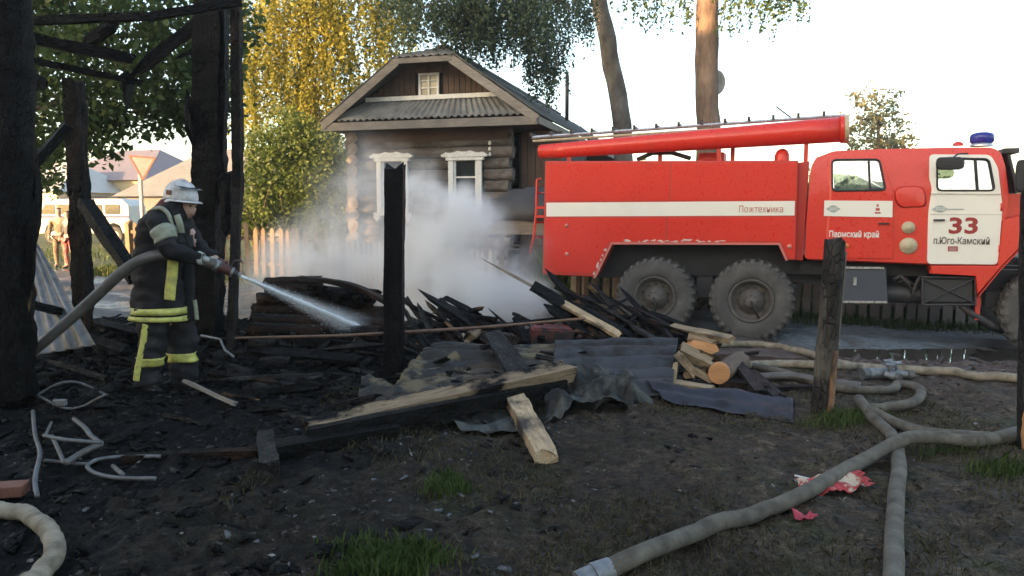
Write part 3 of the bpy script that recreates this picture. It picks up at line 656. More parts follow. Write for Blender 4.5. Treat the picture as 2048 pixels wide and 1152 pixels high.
m=MB(); u,z=P(1985,600,.35); m.box((u-.1,.3,z-.1),(u+1.2,.5,z+.12)); m.tube([(u+.0,.35,z-.15),(u+.15,.35,z+.02),(u+.3,.3,z)],.06,8); m.obj('front_spring',CHS,truck,bevel=.01)
# wheels
def wheel(u,r=.61,w=.40,v0=.0):
    wz=empty('wheel',(u,v0,r*1.0)); wz.parent=truck
    m=MB(); pr=[(r*.50,.05),(r*.52,.01),(r*.62,-.015),(r*.80,-.022),(r*.91,.0),(r*.965,.035),(r*.975,w*.5),(r*.965,w-.035),(r*.9,w),(r*.6,w+.01),(r*.5,w-.05)]
    m.lathe(pr,56); t=m.obj('tyre',RUB,wz,smooth=True)
    m=MB(); n=30
    for k in range(n):
        for side in (0,1):
            a=2*math.pi*(k+.5*side)/n; M=Matrix.Rotation(a,4,'Y')
            wv=.5*(2*math.pi*r/n)*.52; 
            y0,y1=(-.014,w*.47) if side==0 else (w*.53,w+.012)
            # lug: block over the tread, wrapping onto the shoulder
            x=wv
            ys_=(y0,y0+.035,y1) if side==0 else (y1,y1-.035,y0)
            sk_=.10 if side==0 else -.10
            vs=[]
            for (yy,zt,zb) in ((ys_[0],r*.93,r*.85),(ys_[1],r*1.005,r*.9),(ys_[2],r*1.012,r*.93)):
                off=(yy-ys_[0])*sk_*2
                vs+=[(-x+off,yy,zb),(x+off,yy,zb),(x*.85+off,yy,zt),(-x*.85+off,yy,zt)]
            fs=[(0,1,2,3),(4,7,6,5)][:1]+[(0,4,5,1),(1,5,6,2),(2,6,7,3),(3,7,4,0),(4,8,9,5),(5,9,10,6),(6,10,11,7),(7,11,8,4),(11,10,9,8)]
            m.add(vs,fs,M)
    m.obj('tread',RUB,t)
    m=MB(); m.lathe([(r*.52,.012),(r*.50,-.004),(r*.475,.0),(r*.46,.05),(r*.44,.12),(r*.36,.135),(r*.30,.10),(r*.27,.05),(r*.20,.035),(r*.18,-.02),(r*.10,-.045),(.001,-.05)],36); rm=m.obj('rim',RIM,wz,smooth=True)
    m=MB()
    for k in range(10):
        a=2*math.pi*k/10; m.tube([(r*.335*math.cos(a),.135,r*.335*math.sin(a)),(r*.335*math.cos(a),.085,r*.335*math.sin(a))],.016,6)
    for k in range(8):
        a=2*math.pi*k/8; m.tube([(r*.14*math.cos(a),.0,r*.14*math.sin(a)),(r*.14*math.cos(a),-.05,r*.14*math.sin(a))],.012,6)
    m.obj('wheel_nuts',STD,rm)['kind']='stuff'
    m=MB(); m.tube([(0,-.05,0),(r*.1,-.09,-r*.15),(r*.16,-.05,-r*.32),(r*.2,.02,-r*.44)],.014,6); m.obj('air_hose',BLK,rm,smooth=True)
    m=MB(); m.tube([(r*.515*math.cos(2*math.pi*j/40),-.004,r*.515*math.sin(2*math.pi*j/40)) for j in range(41)],.014,6,cap=False); m.obj('rim_ring',RIM,wz,smooth=True)
    return wz
w0=wheel(0.0,.615)
for i,(u,v) in enumerate(((-1.45,0),(3.84,0),(0,2.0),(-1.45,2.0),(3.84,2.0))):
    c=copy_tree(w0,truck); c.location=(u,v if v==0 else v+.4,.615); c.rotation_euler=(0,.35*(i+1),math.pi if v else 0)
# ---------------------------------------------------------------- log house
TH2=R(16); ph=W(1000,450,16.2); HG=.05
HF=Frame((ph.x,ph.y,HG),TH2)
house=empty('log_house',HF.o,-TH2,'old brown log house with white framed windows and an attic window behind the smoke','house')
def Q(px,py,v=0): return HF.uz(px,py,v)
ul=Q(712,300)[0]; ur=Q(998,300)[0]; LV=12.6
zt=Q(860,252)[1]       # underside of the eaves
wins=[(Q(756,320),Q(819,425)),(Q(899,318),Q(966,425))]
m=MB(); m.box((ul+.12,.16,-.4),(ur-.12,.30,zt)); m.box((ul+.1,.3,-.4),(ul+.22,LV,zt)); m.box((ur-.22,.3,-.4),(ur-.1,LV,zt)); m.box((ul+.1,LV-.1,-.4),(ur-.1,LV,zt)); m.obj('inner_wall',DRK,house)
lr=.135; sp_=.243; rs=random.Random(5)
def log(p0,p1,r,name='log',mat=WDL,parent=house,n=10,seg=8,jit=.04):
    p0=Vector(p0); p1=Vector(p1); d=p1-p0; L=d.length; mm=MB(); sd_=rs.random()*50
    pts=[(L*i/seg,0,0) for i in range(seg+1)]; mm.smooth=True; mm.tube(pts,[r*(1+rs.uniform(-.04,.04)) for _ in pts],n,cap=False,jit=jit,seed=sd_); mm.smooth=False
    # end grain discs
    for e in (0,seg):
        ring=mm.v[e*n:(e+1)*n]; mm.add([v for v in ring],[tuple(range(n)) if e else tuple(range(n-1,-1,-1))])
    o=mm.obj(name,mat,parent); o.rotation_mode='QUATERNION'; o.rotation_quaternion=d.to_track_quat('X','Z'); o.location=p0; return o
nc=int(zt/sp_)+2
for i in range(nc):
    z=zt-.10-i*sp_; 
    if z<-.3: break
    y=.0; ex=rs.uniform(.20,.30); segs=[(ul-ex,ur+rs.uniform(.20,.30))]
    for (a,b) in wins:
        if b[1]-.16<z<a[1]+.12:
            s2=[]
            for (s0,s1) in segs:
                if s0<a[0]<s1: s2+=[(s0,a[0]-.02),(b[0]+.02,s1)]
                else: s2.append((s0,s1))
            segs=s2
    for s0,s1 in segs: log((s0,.10,z),(s1,.10,z),lr)
    z2=z-sp_/2
    log((ur,rs.uniform(.12,.16),z2),(ur,LV,z2),lr); log((ul,-rs.uniform(.16,.24),z2),(ul,LV,z2),lr)
# windows
for wi,(a,b) in enumerate(wins):
    (x0,z1),(x1,z0)=a,b; wz=empty('window',((x0+x1)/2,0,z0)); wz.parent=house; w2=(x1-x0)/2; hh=z1-z0
    t=.115
    m=MB(); m.box((-w2,-.10,0),(-w2+t,-.03,hh)); m.obj('casing',WWH,wz,bevel=.006)
    m=MB(); m.box((w2-t,-.10,0),(w2,-.03,hh)); m.obj('casing',WWH,wz,bevel=.006)
    m=MB(); m.box((-w2+t,-.09,.0),(w2-t,-.03,.09)); m.obj('lower_casing',WWH,wz,bevel=.006)
    # carved crown: stepped and lobed
    m=MB(); m.box((-w2-.05,-.13,hh-.04),(w2+.05,-.03,hh+.03))
    crown=[(-w2-.13,hh+.03),(w2+.13,hh+.03),(w2+.15,hh+.075),(w2+.09,hh+.10)]
    nn=9
    for k in range(nn+1):
        u=w2+.04-(2*w2+.08)*k/nn; crown.append((u,hh+.115+.016*math.cos(k*math.pi/nn*6)+.035*math.sin(math.pi*k/nn)))
    crown+=[(-w2-.09,hh+.10),(-w2-.15,hh+.075)]; m.prism(crown,-.15,-.03); m.obj('carved_crown',WWH,wz,bevel=.004)
    m=MB(); m.box((-w2-.07,-.14,-.07),(w2+.07,-.03,-.002))
    for sx in (-w2,w2): 
        pts=[(sx-.07,-.02),(sx+.07,-.02),(sx+.08,-.12),(sx+.03,-.17),(sx,-.21),(sx-.03,-.17),(sx-.08,-.12)]; m.prism(pts,-.12,-.04)
    m.obj('sill',WWH,wz,bevel=.004)
    m=MB(); m.box((-w2+t,-.02,.09),(w2-t,-.008,hh)); m.obj('pane',PAN,wz)
    for bx_ in ((-w2+t,-w2+t+.045),(w2-t-.045,w2-t)): m=MB(); m.box((bx_[0],-.05,.09),(bx_[1],-.022,hh)); m.obj('sash',WWH,wz)
    for bz_ in ((.09,.14),(hh-.05,hh),(hh*.64,hh*.64+.035)): m=MB(); m.box((-w2+t+.046,-.05,bz_[0]),(w2-t-.046,-.022,bz_[1])); m.obj('sash',WWH,wz)
# roof
OV=-.62
eL=Q(640,243,OV); tL=Q(789,113,OV); tR=Q(906,108,OV); eR=Q(1079,229,OV)
zr=(tL[1]+tR[1])/2+.36; um=(tL[0]+tR[0])/2+.03; zt2=(tL[1]+tR[1])/2; zE=(eL[1]+eR[1])/2
tLu,tRu=tL[0],tR[0]; vb=LV+.7
def slope(name,ue,ut,sgn):
    nv=210; ns=9; V=[];
    # v rows, ridges of the corrugated sheets run down the slope
    rows=[]
    for i in range(nv+1):
        v=OV+(vb-OV)*i/nv; k=min(1,max(0,(v-OV)/1.0)); k2=min(1,max(0,(vb-v)/1.0))
        kk=min(k,k2); uu=ut+(um-ut)*kk; zz=zt2+(zr-zt2)*kk
        w_=.022*math.sin(v*2*math.pi/.17)
        rows.append([(ue+(uu-ue)*j/ns,v,zE+(zz-zE)*j/ns+w_+.012*(math.floor(j/3)%2)) for j in range(ns+1)])
    m=MB(); m.smooth=True; m.rings(rows,closed=False,cap=False); return m.obj(name,SLD,house,solid=.02)
slope('roof_slope',eL[0],tLu,-1); slope('roof_slope',eR[0],tRu,1)
m=MB(); m.smooth=True; rows=[]
for i in range(71):
    t=i/70; u=tLu+(tRu-tLu)*t; w_=.016*math.sin(u*2*math.pi/.17); q=1-abs(2*t-1)*1.0
    rows.append([(u+(um-u)*q*j/5*0, OV+ (1.0)*min(1,q*1.0)*j/5, zt2+(zr-zt2)*min(1,q)*j/5+w_) for j in range(6)])
m.rings(rows,closed=False,cap=False); m.obj('hip_end',SLT,house,solid=.02)
m=MB(); m.box((um-.09,OV+1.0,zr-.01),(um+.09,vb-1,zr+.06)); m.obj('ridge_cap',SLD,house,bevel=.01)
# barge boards, fascia, soffit
def beam2(u0,z0,u1,z1,v0,v1,h,name,mat):
    d=Vector((u1-u0,z1-z0)).normalized(); nrm=Vector((-d.y,d.x))*h; m=MB(); m.prism([(u0,z0),(u1,z1),(u1-nrm.x,z1-nrm.y),(u0-nrm.x,z0-nrm.y)] if nrm.y>0 else [(u0,z0),(u1,z1),(u1+nrm.x,z1+nrm.y),(u0+nrm.x,z0+nrm.y)],v0,v1); return m.obj(name,mat,house)
beam2(eL[0],zE-.03,tLu,zt2-.03,OV-.02,OV+.02,.17,'barge_board',WDG); beam2(tRu,zt2-.03,eR[0],zE-.03,OV-.02,OV+.02,.17,'barge_board',WDG); beam2(tLu+.02,zt2-.035,tRu-.02,zt2-.035,OV-.025,OV+.015,.11,'barge_board',WDG)
m=MB(); m.box((eL[0]+.05,OV+.0,zE-.20),(eR[0]-.05,OV+.04,zE-.03)); m.obj('fascia',WDG,house)
m=MB(); m.box((eR[0]-.06,OV+.05,zE-.18),(eR[0]-.02,vb-.1,zE-.03)); m.obj('fascia',WDG,house)
m=MB(); m.box((eL[0]+.08,OV+.05,zE-.17),(eR[0]-.08,vb-.1,zE-.14)); m.obj('soffit',WDB,house)
m=MB(); m.box((ul-.2,-.06,zE-.42),(ur+.2,.24,zE-.175)); m.obj('top_beam',WDB,house)
# pent roof over the facade
zb=Q(860,198,0)[1]; pl0,pl1=Q(735,205,-.02)[0],Q(1017,190,-.02)[0]
m=MB(); m.smooth=True; rows=[]; n=330
for i in range(n+1):
    t=i/n; ub=pl0+(pl1-pl0)*t; ue=eL[0]+.22+(eR[0]-eL[0]-.44)*t; w_=.022*math.sin(ue*2*math.pi/.15)
    rows.append([(ue+(ub-ue)*j/4,OV+.03+(-.02-OV-.03)*j/4,zE+.02+(zb-zE-.02)*j/4+w_) for j in range(5)])
m.rings(rows,closed=False,cap=False); m.obj('pent_roof',SLT,house,solid=.018)
m=MB(); m.box((pl0-.02,-.09,zb-.02),(pl1+.02,-.03,zb+.075)); m.obj('white_trim_board',WWH,house,bevel=.006)
# attic gable boards
def roofz(u):
    if u<tLu: return zE+(zt2-zE)*(u-eL[0])/(tLu-eL[0])
    if u>tRu: return zt2+(zE-zt2)*(u-tRu)/(eR[0]-tRu)
    return zt2
wa0,wa1=Q(839,148,0),Q(880,194,0)
u=pl0-.25; 
while u<pl1+.25:
    w_=.128; z1=min(roofz(u),roofz(u+w_))-.04; z0_=zb-.05
    if z1>z0_+.06:
        parts=[(z0_,z1)]
        if u+w_>wa0[0] and u<wa1[0]: parts=[(wa0[1]+.0,z1)]
        for (q0,q1) in parts:
            if q1>q0: m=MB(); dv=rs.uniform(-.006,.006); m.box((u+.006,-.02+dv,q0),(u+w_-.006,.01+dv,q1)); m.obj('gable_board',WDB,house)
    u+=w_
m=MB(); m.prism([(eL[0]+.3,zE),(tLu+.05,zt2-.06),(tRu-.05,zt2-.06),(eR[0]-.3,zE)],.03,.08); m.obj('gable_back',DRK,house)
aw=empty('attic_window',((wa0[0]+wa1[0])/2,-.02,wa1[1])); aw.parent=house; w2=(wa1[0]-wa0[0])/2; hh=wa0[1]-wa1[1]
m=MB(); m.box((-w2,-.01,0),(w2,.0,hh)); m.obj('pane',PNC,aw)
for b_ in ((-w2,-w2+.05,0,hh),(w2-.05,w2,0,hh),(-w2+.052,w2-.052,0,.05),(-w2+.052,w2-.052,hh-.05,hh),(-.02,.02,.052,hh-.052)): m=MB(); m.box((b_[0],-.05,b_[2]),(b_[1],-.014,b_[3])); m.obj('frame_bar',WWH,aw)
for k in (.36,.66): m=MB(); m.box((-w2+.052,-.045,hh*k),(w2-.052,-.014,hh*k+.03)); m.obj('frame_bar',WWH,aw)
# chimney pipe
cq=Q(1134,205,5.6); m=MB(); m.tube([(cq[0],5.6,cq[1]-.5),(cq[0],5.6,Q(1134,150,5.6)[1])],.055,8); m.obj('chimney_pipe',STD,house,smooth=True)
# annexe of vertical planks on the right
u=ur+.36; a1=Q(1120,400,.5)[0]
while u<a1:
    w_=rs.uniform(.13,.19); m=MB(); m.box((u,.5+rs.uniform(-.008,.008),-.3),(u+w_-.008,.535,zt-.12+rs.uniform(-.03,.03))); m.obj('annexe_plank',WDB,house); u+=w_
m=MB(); m.box((ur+.3,.54,-.3),(a1,3.6,zt-.15)); m.obj('annexe_wall',DRK,house)
# fuse: power cable bracket and white insulators near the corner
m=MB(); b=Q(979,290,-.1)[0],Q(979,290,-.1)[1]
for k in range(3): m.lathe([(.001,.0),(.03,.01),(.035,.05),(.02,.08),(.001,.09)],8,Matrix.Translation((b[0]+.0,-.08,b[1]-k*.12)),axis='z')
m.obj('insulator',WWH,house,smooth=True)
# tarpaulin covered cart beside the house
tp=W(1050,400,14.2); gz=H(tp.x,tp.y); tarp=empty('covered_cart',(tp.x,tp.y,gz),-R(12),'dark tarpaulin covered cart standing between the log house and the fire engine','cart')
m=MB(); rg=[]
for i in range(15):
    t=i/14; x=-.75+2.0*t; hh=.62*math.sin(math.pi*min(1,.08+t*.85))**.6+.02*math.sin(i*2.3)
    rg.append([(x,.8*math.cos(a),1.55+hh*math.sin(a)+.02*math.sin(a*7+i)) for a in [math.pi*k/10 for k in range(11)]])
m.rings(rg,closed=False,cap=False); m.obj('tarpaulin',flat('grey_tarpaulin',(.045,.046,.05),.6,bs=.4,bscale=8),tarp,smooth=True,solid=.02)
m=MB(); m.box((-.8,-.75,1.30),(1.3,.75,1.55)); m.obj('side_board',WDG,tarp,bevel=.01)
m=MB(); m.box((-.8,-.78,1.02),(1.6,-.72,1.05)); m.box((-.8,.72,1.02),(1.6,.78,1.05)); m.obj('rail',STD,tarp)
for x in (-.6,1.1):
    for y in (-.65,.65): m=MB(); m.box((x-.04,y-.04,0),(x+.04,y+.04,1.3)); m.obj('leg',WDB,tarp)
# ---------------------------------------------------------------- picket fences
def fence(name,A,B,hgt,pw,gap,mat,label,zb_=None,rails=(.3,.75),mat2=None,pointed=True):
    A=Vector(A); B=Vector(B); d=B-A; L=math.hypot(d.x,d.y); ang=math.atan2(d.y,d.x)
    fz=empty(name,(A.x,A.y,H(A.x,A.y)),ang,label,'fence'); g0=H(A.x,A.y); x=0; rr=random.Random(int(A.x*100)); me_cache=[]
    def gh(x): return H(A.x+math.cos(ang)*x,A.y+math.sin(ang)*x)-g0
    for k in range(5):
        h_=hgt*rr.uniform(.95,1.04); w_=pw*rr.uniform(.85,1.1); m=MB()
        top=[(w_/2,h_-.06),(w_*.1,h_),(-w_*.1,h_),(-w_/2,h_-.06)] if pointed else [(w_/2,h_),(-w_/2,h_+rr.uniform(-.02,.02))]
        m.prism([(-w_/2,.0),(w_/2,.0)]+top,-.011,.011); o=m.obj('picket',mat,fz); me_cache.append(o.data); bpy.data.objects.remove(o)
    while x<L:
        o=bpy.data.objects.new('picket',rr.choice(me_cache)); link(o,fz); o.location=(x,-.03,gh(x)+rr.uniform(-.02,.03)+.02); o.rotation_euler=(rr.uniform(-.03,.03),rr.uniform(-.035,.035),0); x+=pw+gap*rr.uniform(.8,1.25)
    n=max(1,int(L/2.3)); 
    for k in range(n):
        x0=L*k/n; x1=L*(k+1)/n
        for rl in rails:
            m=MB(); z0_=gh(x0)+hgt*rl; z1_=gh(x1)+hgt*rl; m.rings([[(x0,0,z0_),(x0,.04,z0_),(x0,.04,z0_+.07),(x0,0,z0_+.07)],[(x1,0,z1_),(x1,.04,z1_),(x1,.04,z1_+.07),(x1,0,z1_+.07)]]); m.obj('rail',mat,fz)
    for k in range(n+1):
        x0=L*k/n; m=MB(); m.tube([(x0,.09,gh(x0)-.1),(x0,.09,gh(x0)+hgt*.98)],.05,8); m.obj('post',mat2 or mat,fz)
    return fz
def at(px,D): p=W(px,500,D); return (p.x,p.y,0)
fence('picket_fence',at(258,15.9),at(684,15.6),1.16,.085,.09,WPK,'pale wooden picket fence behind the firefighter, sunlit orange at its left end')
fence('picket_fence',at(655,16.4),at(985,15.2),.90,.062,.068,mk('white_picket_paint',[(.3,(.42,.39,.34)),(.7,(.62,.58,.52))],6,bs=.1),'low white garden fence in front of the log house windows',rails=(.25,.62))
fence('picket_fence',at(1150,14.9),at(2300,12.9),1.02,.155,.05,WDG,'grey board fence seen beneath the fire engine cab, beyond the puddle',pointed=False)
# ---------------------------------------------------------------- houses and fence far behind on the left
def simple_house(name,A,B,depth,eave,ridge,wall,roof,label,wins=(),gable_front=False,ov=.5,boards=None,base=None):
    A=Vector(A); B=Vector(B); d=B-A; L=math.hypot(d.x,d.y); ang=math.atan2(d.y,d.x); g0=H(A.x,A.y) if base is None else base
    hz=empty(name,(A.x,A.y,g0),ang,label,'house')
    m=MB(); m.box((0,0,-.3),(L,depth,eave))
    if gable_front: m.prism([(0,eave),(L,eave),(L/2,ridge-.1)],.02,depth-.02)
    m.obj('wall',wall,hz)
    if boards:
        z=.3
        k=0
        while z<eave and k<60: m=MB(); m.box((-.02,-.03,z),(L+.02,-.004,z+boards-.02)); m.obj('siding_board',wall,hz); z+=boards; k+=1
    m=MB()
    if gable_front:
        for s_ in (0,1):
            q=[(-ov,eave-.25),(L/2,ridge)] if s_==0 else [(L/2,ridge),(L+ov,eave-.25)]
            m.prism([q[0],q[1],(q[1][0],q[1][1]+.18),(q[0][0],q[0][1]+.14)],-ov,depth+ov)
    else:
        rg=L*.28; e=eave-.05
        V=[(-ov,-ov,e),(L+ov,-ov,e),(L+ov,depth+ov,e),(-ov,depth+ov,e),(rg,depth/2,ridge),(L-rg,depth/2,ridge)]
        m.add(V,[(0,1,5,4),(1,2,5),(2,3,4,5),(3,0,4),(3,2,1,0)])
    m.obj('roof',roof,hz)
    for (u0,z0,u1,z1) in wins:
        m=MB(); m.box((u0-.08,-.09,z0-.08),(u1+.08,-.035,z1+.08)); f=m.obj('window',WWH,hz); m=MB(); m.box((u0,-.11,z0),(u1,-.095,z1)); m.obj('pane',PAN,f)
        m=MB(); m.box(((u0+u1)/2-.03,-.13,z0),((u0+u1)/2+.03,-.115,z1)); m.obj('bar',WWH,f)
    return hz
VIO=mk('violet_metal_roof',[(.3,(.12,.11,.14)),(.7,(.17,.155,.19))],3,bs=.2,rough=(.4,.6)); CRW=flat('cream_siding',(.36,.32,.21),.7,var=.08); GRW=flat('grey_plaster',(.13,.13,.135),.8); GRR=mk('grey_metal_roof',[(.3,(.13,.135,.14)),(.7,(.19,.195,.20))],2,rough=(.5,.7)); PLR=mk('pale_blue_roof',[(.3,(.36,.40,.40)),(.7,(.46,.5,.5))],2,rough=(.5,.7)); GRF=flat('green_fence_paint',(.035,.085,.065),.6)
def atg(px,D,g=None):
    p=W(px,440,D); return (p.x,p.y,0)
s54=54/1500
A=atg(100,54); B=atg(292,52); simple_house('far_house',A,B,9,(425-362)*s54+1.35,(425-316)*s54+2.1,CRW,VIO,'cream sided two storey house with violet grey roof, beyond the white minibus',[(2.6,2.1,2.95,3.4),(3.3,2.1,3.65,3.4)],base=.25)
A=atg(252,43); B=atg(560,41); simple_house('far_house',A,B,8,(425-390)*43/1500+1.3,(425-322)*43/1500+2.2,GRW,GRR,'grey bungalow with wide pale grey roof behind the triangular road sign',base=.25)
A=atg(-60,48); B=atg(118,47); simple_house('far_house',A,B,8,2.7,4.7,flat('pale_wall',(.5,.5,.46),.7),PLR,'pale house with light blue roof above the white minibus, half hidden by leaves',base=.25)
# green sheet fence
A=Vector(atg(188,46)); B=Vector(atg(330,40)); gf=empty('sheet_fence',(A.x,A.y,.2),math.atan2(B.y-A.y,B.x-A.x),'dark green metal sheet fence behind the man walking away','fence'); L=(B-A).length; k=0
while k*1.1<L:
    m=MB(); rows=[[(k*1.1+i*1.08/24,.03*math.sin(i*math.pi/2),0),(k*1.1+i*1.08/24,.03*math.sin(i*math.pi/2),1.55)] for i in range(25)]; m.rings(rows,closed=False,cap=False); m.obj('panel',GRF,gf,solid=.01); k+=1
for k in range(int(L/2.2)+1): m=MB(); m.box((k*2.2-.04,.05,-.2),(k*2.2+.04,.13,1.6)); m.obj('post',STD,gf)
# added unseen house-shaped blocker on the sunward side, sized to shade the yard
NX,NY=-20.4,.3
nb=empty('shade_blocker',(NX,NY,0),-R(46),'unseen house-shaped blocker added behind the camera at left to shade the yard','house')
m=MB(); m.box((0,-9,-.3),(29,0,8.8)); m.obj('wall',WDB,nb)
m=MB(); m.prism([(-9.6,8.6),(-4.5,12.0),(.6,8.6)],0,29.6,Matrix.Rotation(-math.pi/2,4,'Z')@Matrix.Scale(-1,4,(1,0,0))@Matrix.Translation((0,-.3,0)))
m.obj('roof',SLD,nb)
# ---------------------------------------------------------------- road sign
sg=W(285,440,17.2); gz=H(sg.x,sg.y); sgn=empty('road_sign',(sg.x,sg.y,gz),0,'triangular give way sign seen on its orange lit pole behind the firefighter','sign')
m=MB(); hz_=W(285,362,17.2).z-gz; m.tube([(0,0,0),(0,0,W(285,335,17.2).z-gz)],.042,12); m.obj('pole',flat('galvanised_pole',(.55,.5,.42),.6,.1),sgn,smooth=True)
a=W(258,310,17.2)-Vector((sg.x,sg.y,gz)); b=W(316,315,17.2)-Vector((sg.x,sg.y,gz)); c=W(288,363,17.2)-Vector((sg.x,sg.y,gz))
m=MB(); tri=rounded([(a.x,a.z),(b.x,b.z),(c.x,c.z)],.05); m.prism(tri,-.062,-.047); pnl=m.obj('sign_plate',flat('sign_shade_grey',(.09,.11,.14),.5),sgn)  # plate colour darkened and blued to stand in for shade on it
cx_,cz_=(a.x+b.x+c.x)/3,(a.z+b.z+c.z)/3; inn=[(cx_+(x-cx_)*.78,cz_+(z-cz_)*.78) for x,z in tri]; kk=len(tri)
m=MB(); m.add([(x,-.064,z) for x,z in tri]+[(x,-.064,z) for x,z in inn]+[(x,-.070,z) for x,z in inn]+[(x,-.070,z) for x,z in tri],[(i,i+3*kk,(i+1)%kk+3*kk,(i+1)%kk) for i in range(kk)]+[(i+3*kk,i+2*kk,(i+1)%kk+2*kk,(i+1)%kk+3*kk) for i in range(kk)]+[(i+2*kk,i+kk,(i+1)%kk+kk,(i+1)%kk+2*kk) for i in range(kk)])
m.obj('faded_border',flat('faded_red_border',(.10,.03,.03),.6),pnl)
# short sunlit post by the minibus
q=W(142,400,19); m=MB(); gz=H(q.x,q.y); m.tube([(0,0,0),(.02,0,W(142,338,19).z-gz)],.07,8); o=m.obj('wooden_pole',WPK,loc=(q.x,q.y,gz),smooth=True); tag(o,'short pale wooden pole catching orange light beside the dark leaning tree branches','pole')
# ---------------------------------------------------------------- minibus
MW=mk('minibus_white',[(.3,(.52,.54,.53)),(.7,(.62,.64,.62))],3,rough=(.35,.5)); 
vp=W(68,470,30.5); vg=H(vp.x,vp.y); VS=30.5/1500
van=empty('minibus',(vp.x,vp.y,vg),R(5),'white minibus with a blue stripe parked on the far side of the road','minibus')
def vz(py): return (W(70,py,30.5).z-vg)
VL=3.75; vz0=.42; ht=vz(398)
prof=[(0.02,vz0),(0,.95),(.10,1.12),(.42,ht-.16),(.62,ht),(VL-.25,ht+.02),(VL,ht-.25),(VL+.02,.6),(VL-.05,vz0),(VL-.30,vz0),(VL-.38,.74),(VL-.62,.86),(VL-.86,.74),(VL-.94,vz0),(1.12,vz0),(1.04,.74),(.78,.88),(.52,.74),(.42,vz0)]
m=MB(); m.prism(rounded(prof,.06,3),0,1.75); m.obj('body',MW,van,bevel=.05)
WN=pane_mat('van_window',(.03,.04,.045),.1)
for (a_,b_,c_,d_) in ((.36,.86,.20,0),(.98,1.42,0,0),(1.54,2.05,0,0),(2.17,2.7,0,0),(2.82,3.4,0,0)):
    z0_,z1_=1.22,ht-.22; m=MB(); m.prism(rounded([(a_-.06*(c_>0),z0_),(b_,z0_),(b_,z1_),(a_+c_*.7,z1_)],.05,3),-.022,-.004); w_=m.obj('window',WN,van)
m=MB(); m.prism([(0.02,1.06),(VL,1.06),(VL,1.15),(.05,1.15)],-.008,.0); m.obj('blue_stripe',flat('stripe_blue',(.05,.08,.20),.5),van)
m=MB(); m.prism([(.93,.6),(.95,.6),(.95,ht-.15),(.93,ht-.15)],-.006,.0); m.obj('door_edge',DRK,van)
for x in (.78,VL-.62):
    for y in (.0,1.6):
        m=MB(); m.lathe([(.17,.02),(.2,-.02),(.30,-.03),(.35,.0),(.355,.16),(.3,.2)],24,Matrix.Translation((x,y,.35))); t=m.obj('wheel',RUB,van,smooth=True)
        m=MB(); m.lathe([(.001,-.0),(.08,-.01),(.12,.01),(.18,.02)],16,Matrix.Translation((x,y,.35))); m.obj('hub',MW,t,smooth=True)
m=MB(); m.box((-.08,-.02,.42),(.05,1.77,.55)); m.obj('bumper',STD,van,bevel=.02)
m=MB(); m.lathe([(.001,-.03),(.07,-.025),(.09,0)],12,Matrix.Translation((-.0,.25,.8))@Matrix.Rotation(math.pi/2,4,'Z')); m.obj('headlight',SLV,van,smooth=True)
m=MB(); m.box((.8,.1,ht+.09),(2.3,1.6,ht+.12)); m.box((.9,.1,ht),(.95,.15,ht+.1)); m.box((2.1,.1,ht),(2.15,.15,ht+.1)); m.obj('roof_rack',STD,van)
# ---------------------------------------------------------------- trees
def leafmesh(name,C,size,mat,parent,elong=1.7,droop=.0,sv=.35):
    n=len(C); a=rng.normal(size=(n,3)); a[:,2]*=(1-.6*droop); a[:,2]-=droop*1.5; a/=np.linalg.norm(a,axis=1)[:,None]
    b=np.cross(a,rng.normal(size=(n,3))); b/=np.linalg.norm(b,axis=1)[:,None]
    s=size*(1+sv*rng.normal(size=n)).clip(.4,1.8); l=(a*s[:,None]*elong*.5); w=b*s[:,None]*.5
    nn=np.cross(a,b)*s[:,None]*.12
    V=np.stack([C-l,C+w*.9-l*.1+nn,C+l,C-w*.9-l*.1+nn],1).reshape(-1,3)
    Q_=np.arange(4*n).reshape(n,4)
    return npmesh(name,V,Q_,mat,parent)
def blobs_to_clusters(bl,cr,lpc,off):
    out=[]
    for (px,py,D,rx,ry,n) in bl:
        c=np.array(W(px,py,D)[:])-off; sx=rx*D/F; sz=ry*D/F
        d=rng.normal(size=(n,3)); d/=np.linalg.norm(d,axis=1)[:,None]; r=rng.random(n)**.42
        cc=c+d*r[:,None]*np.array([sx,min(sx,1.6)*.9,sz])
        for q in cc:
            k=int(lpc*rng.uniform(.5,1.4)); out.append(q+rng.normal(size=(k,3))*cr*rng.uniform(.6,1.3)*np.array([1,1,.8]))
    return np.concatenate(out)
def strands(bl,off,step=.05,lmin=.5,lmax=1.8,wob=.05):
    out=[]
    for (px,py,D,rx,ry,n,dd) in bl:
        c=np.array(W(px,py,D)[:])-off
        for k in range(n):
            s=c+np.array([rng.uniform(-1,1)*rx*D/F,rng.uniform(-1,1)*dd,rng.uniform(-1,1)*ry*D/F]); L=rng.uniform(lmin,lmax); m=int(L/step)
            t=np.arange(m)*step; lean=rng.normal(size=2)*.16; ph=rng.random()*6
            p=np.stack([s[0]+lean[0]*t+wob*np.sin(t*3+ph),s[1]+lean[1]*t,s[2]-t],1)+rng.normal(size=(m,3))*.035
            out.append(p)
    return np.concatenate(out)
def tree(name,base,label,group=None): 
    return empty(name,base,0,label,'tree',group)
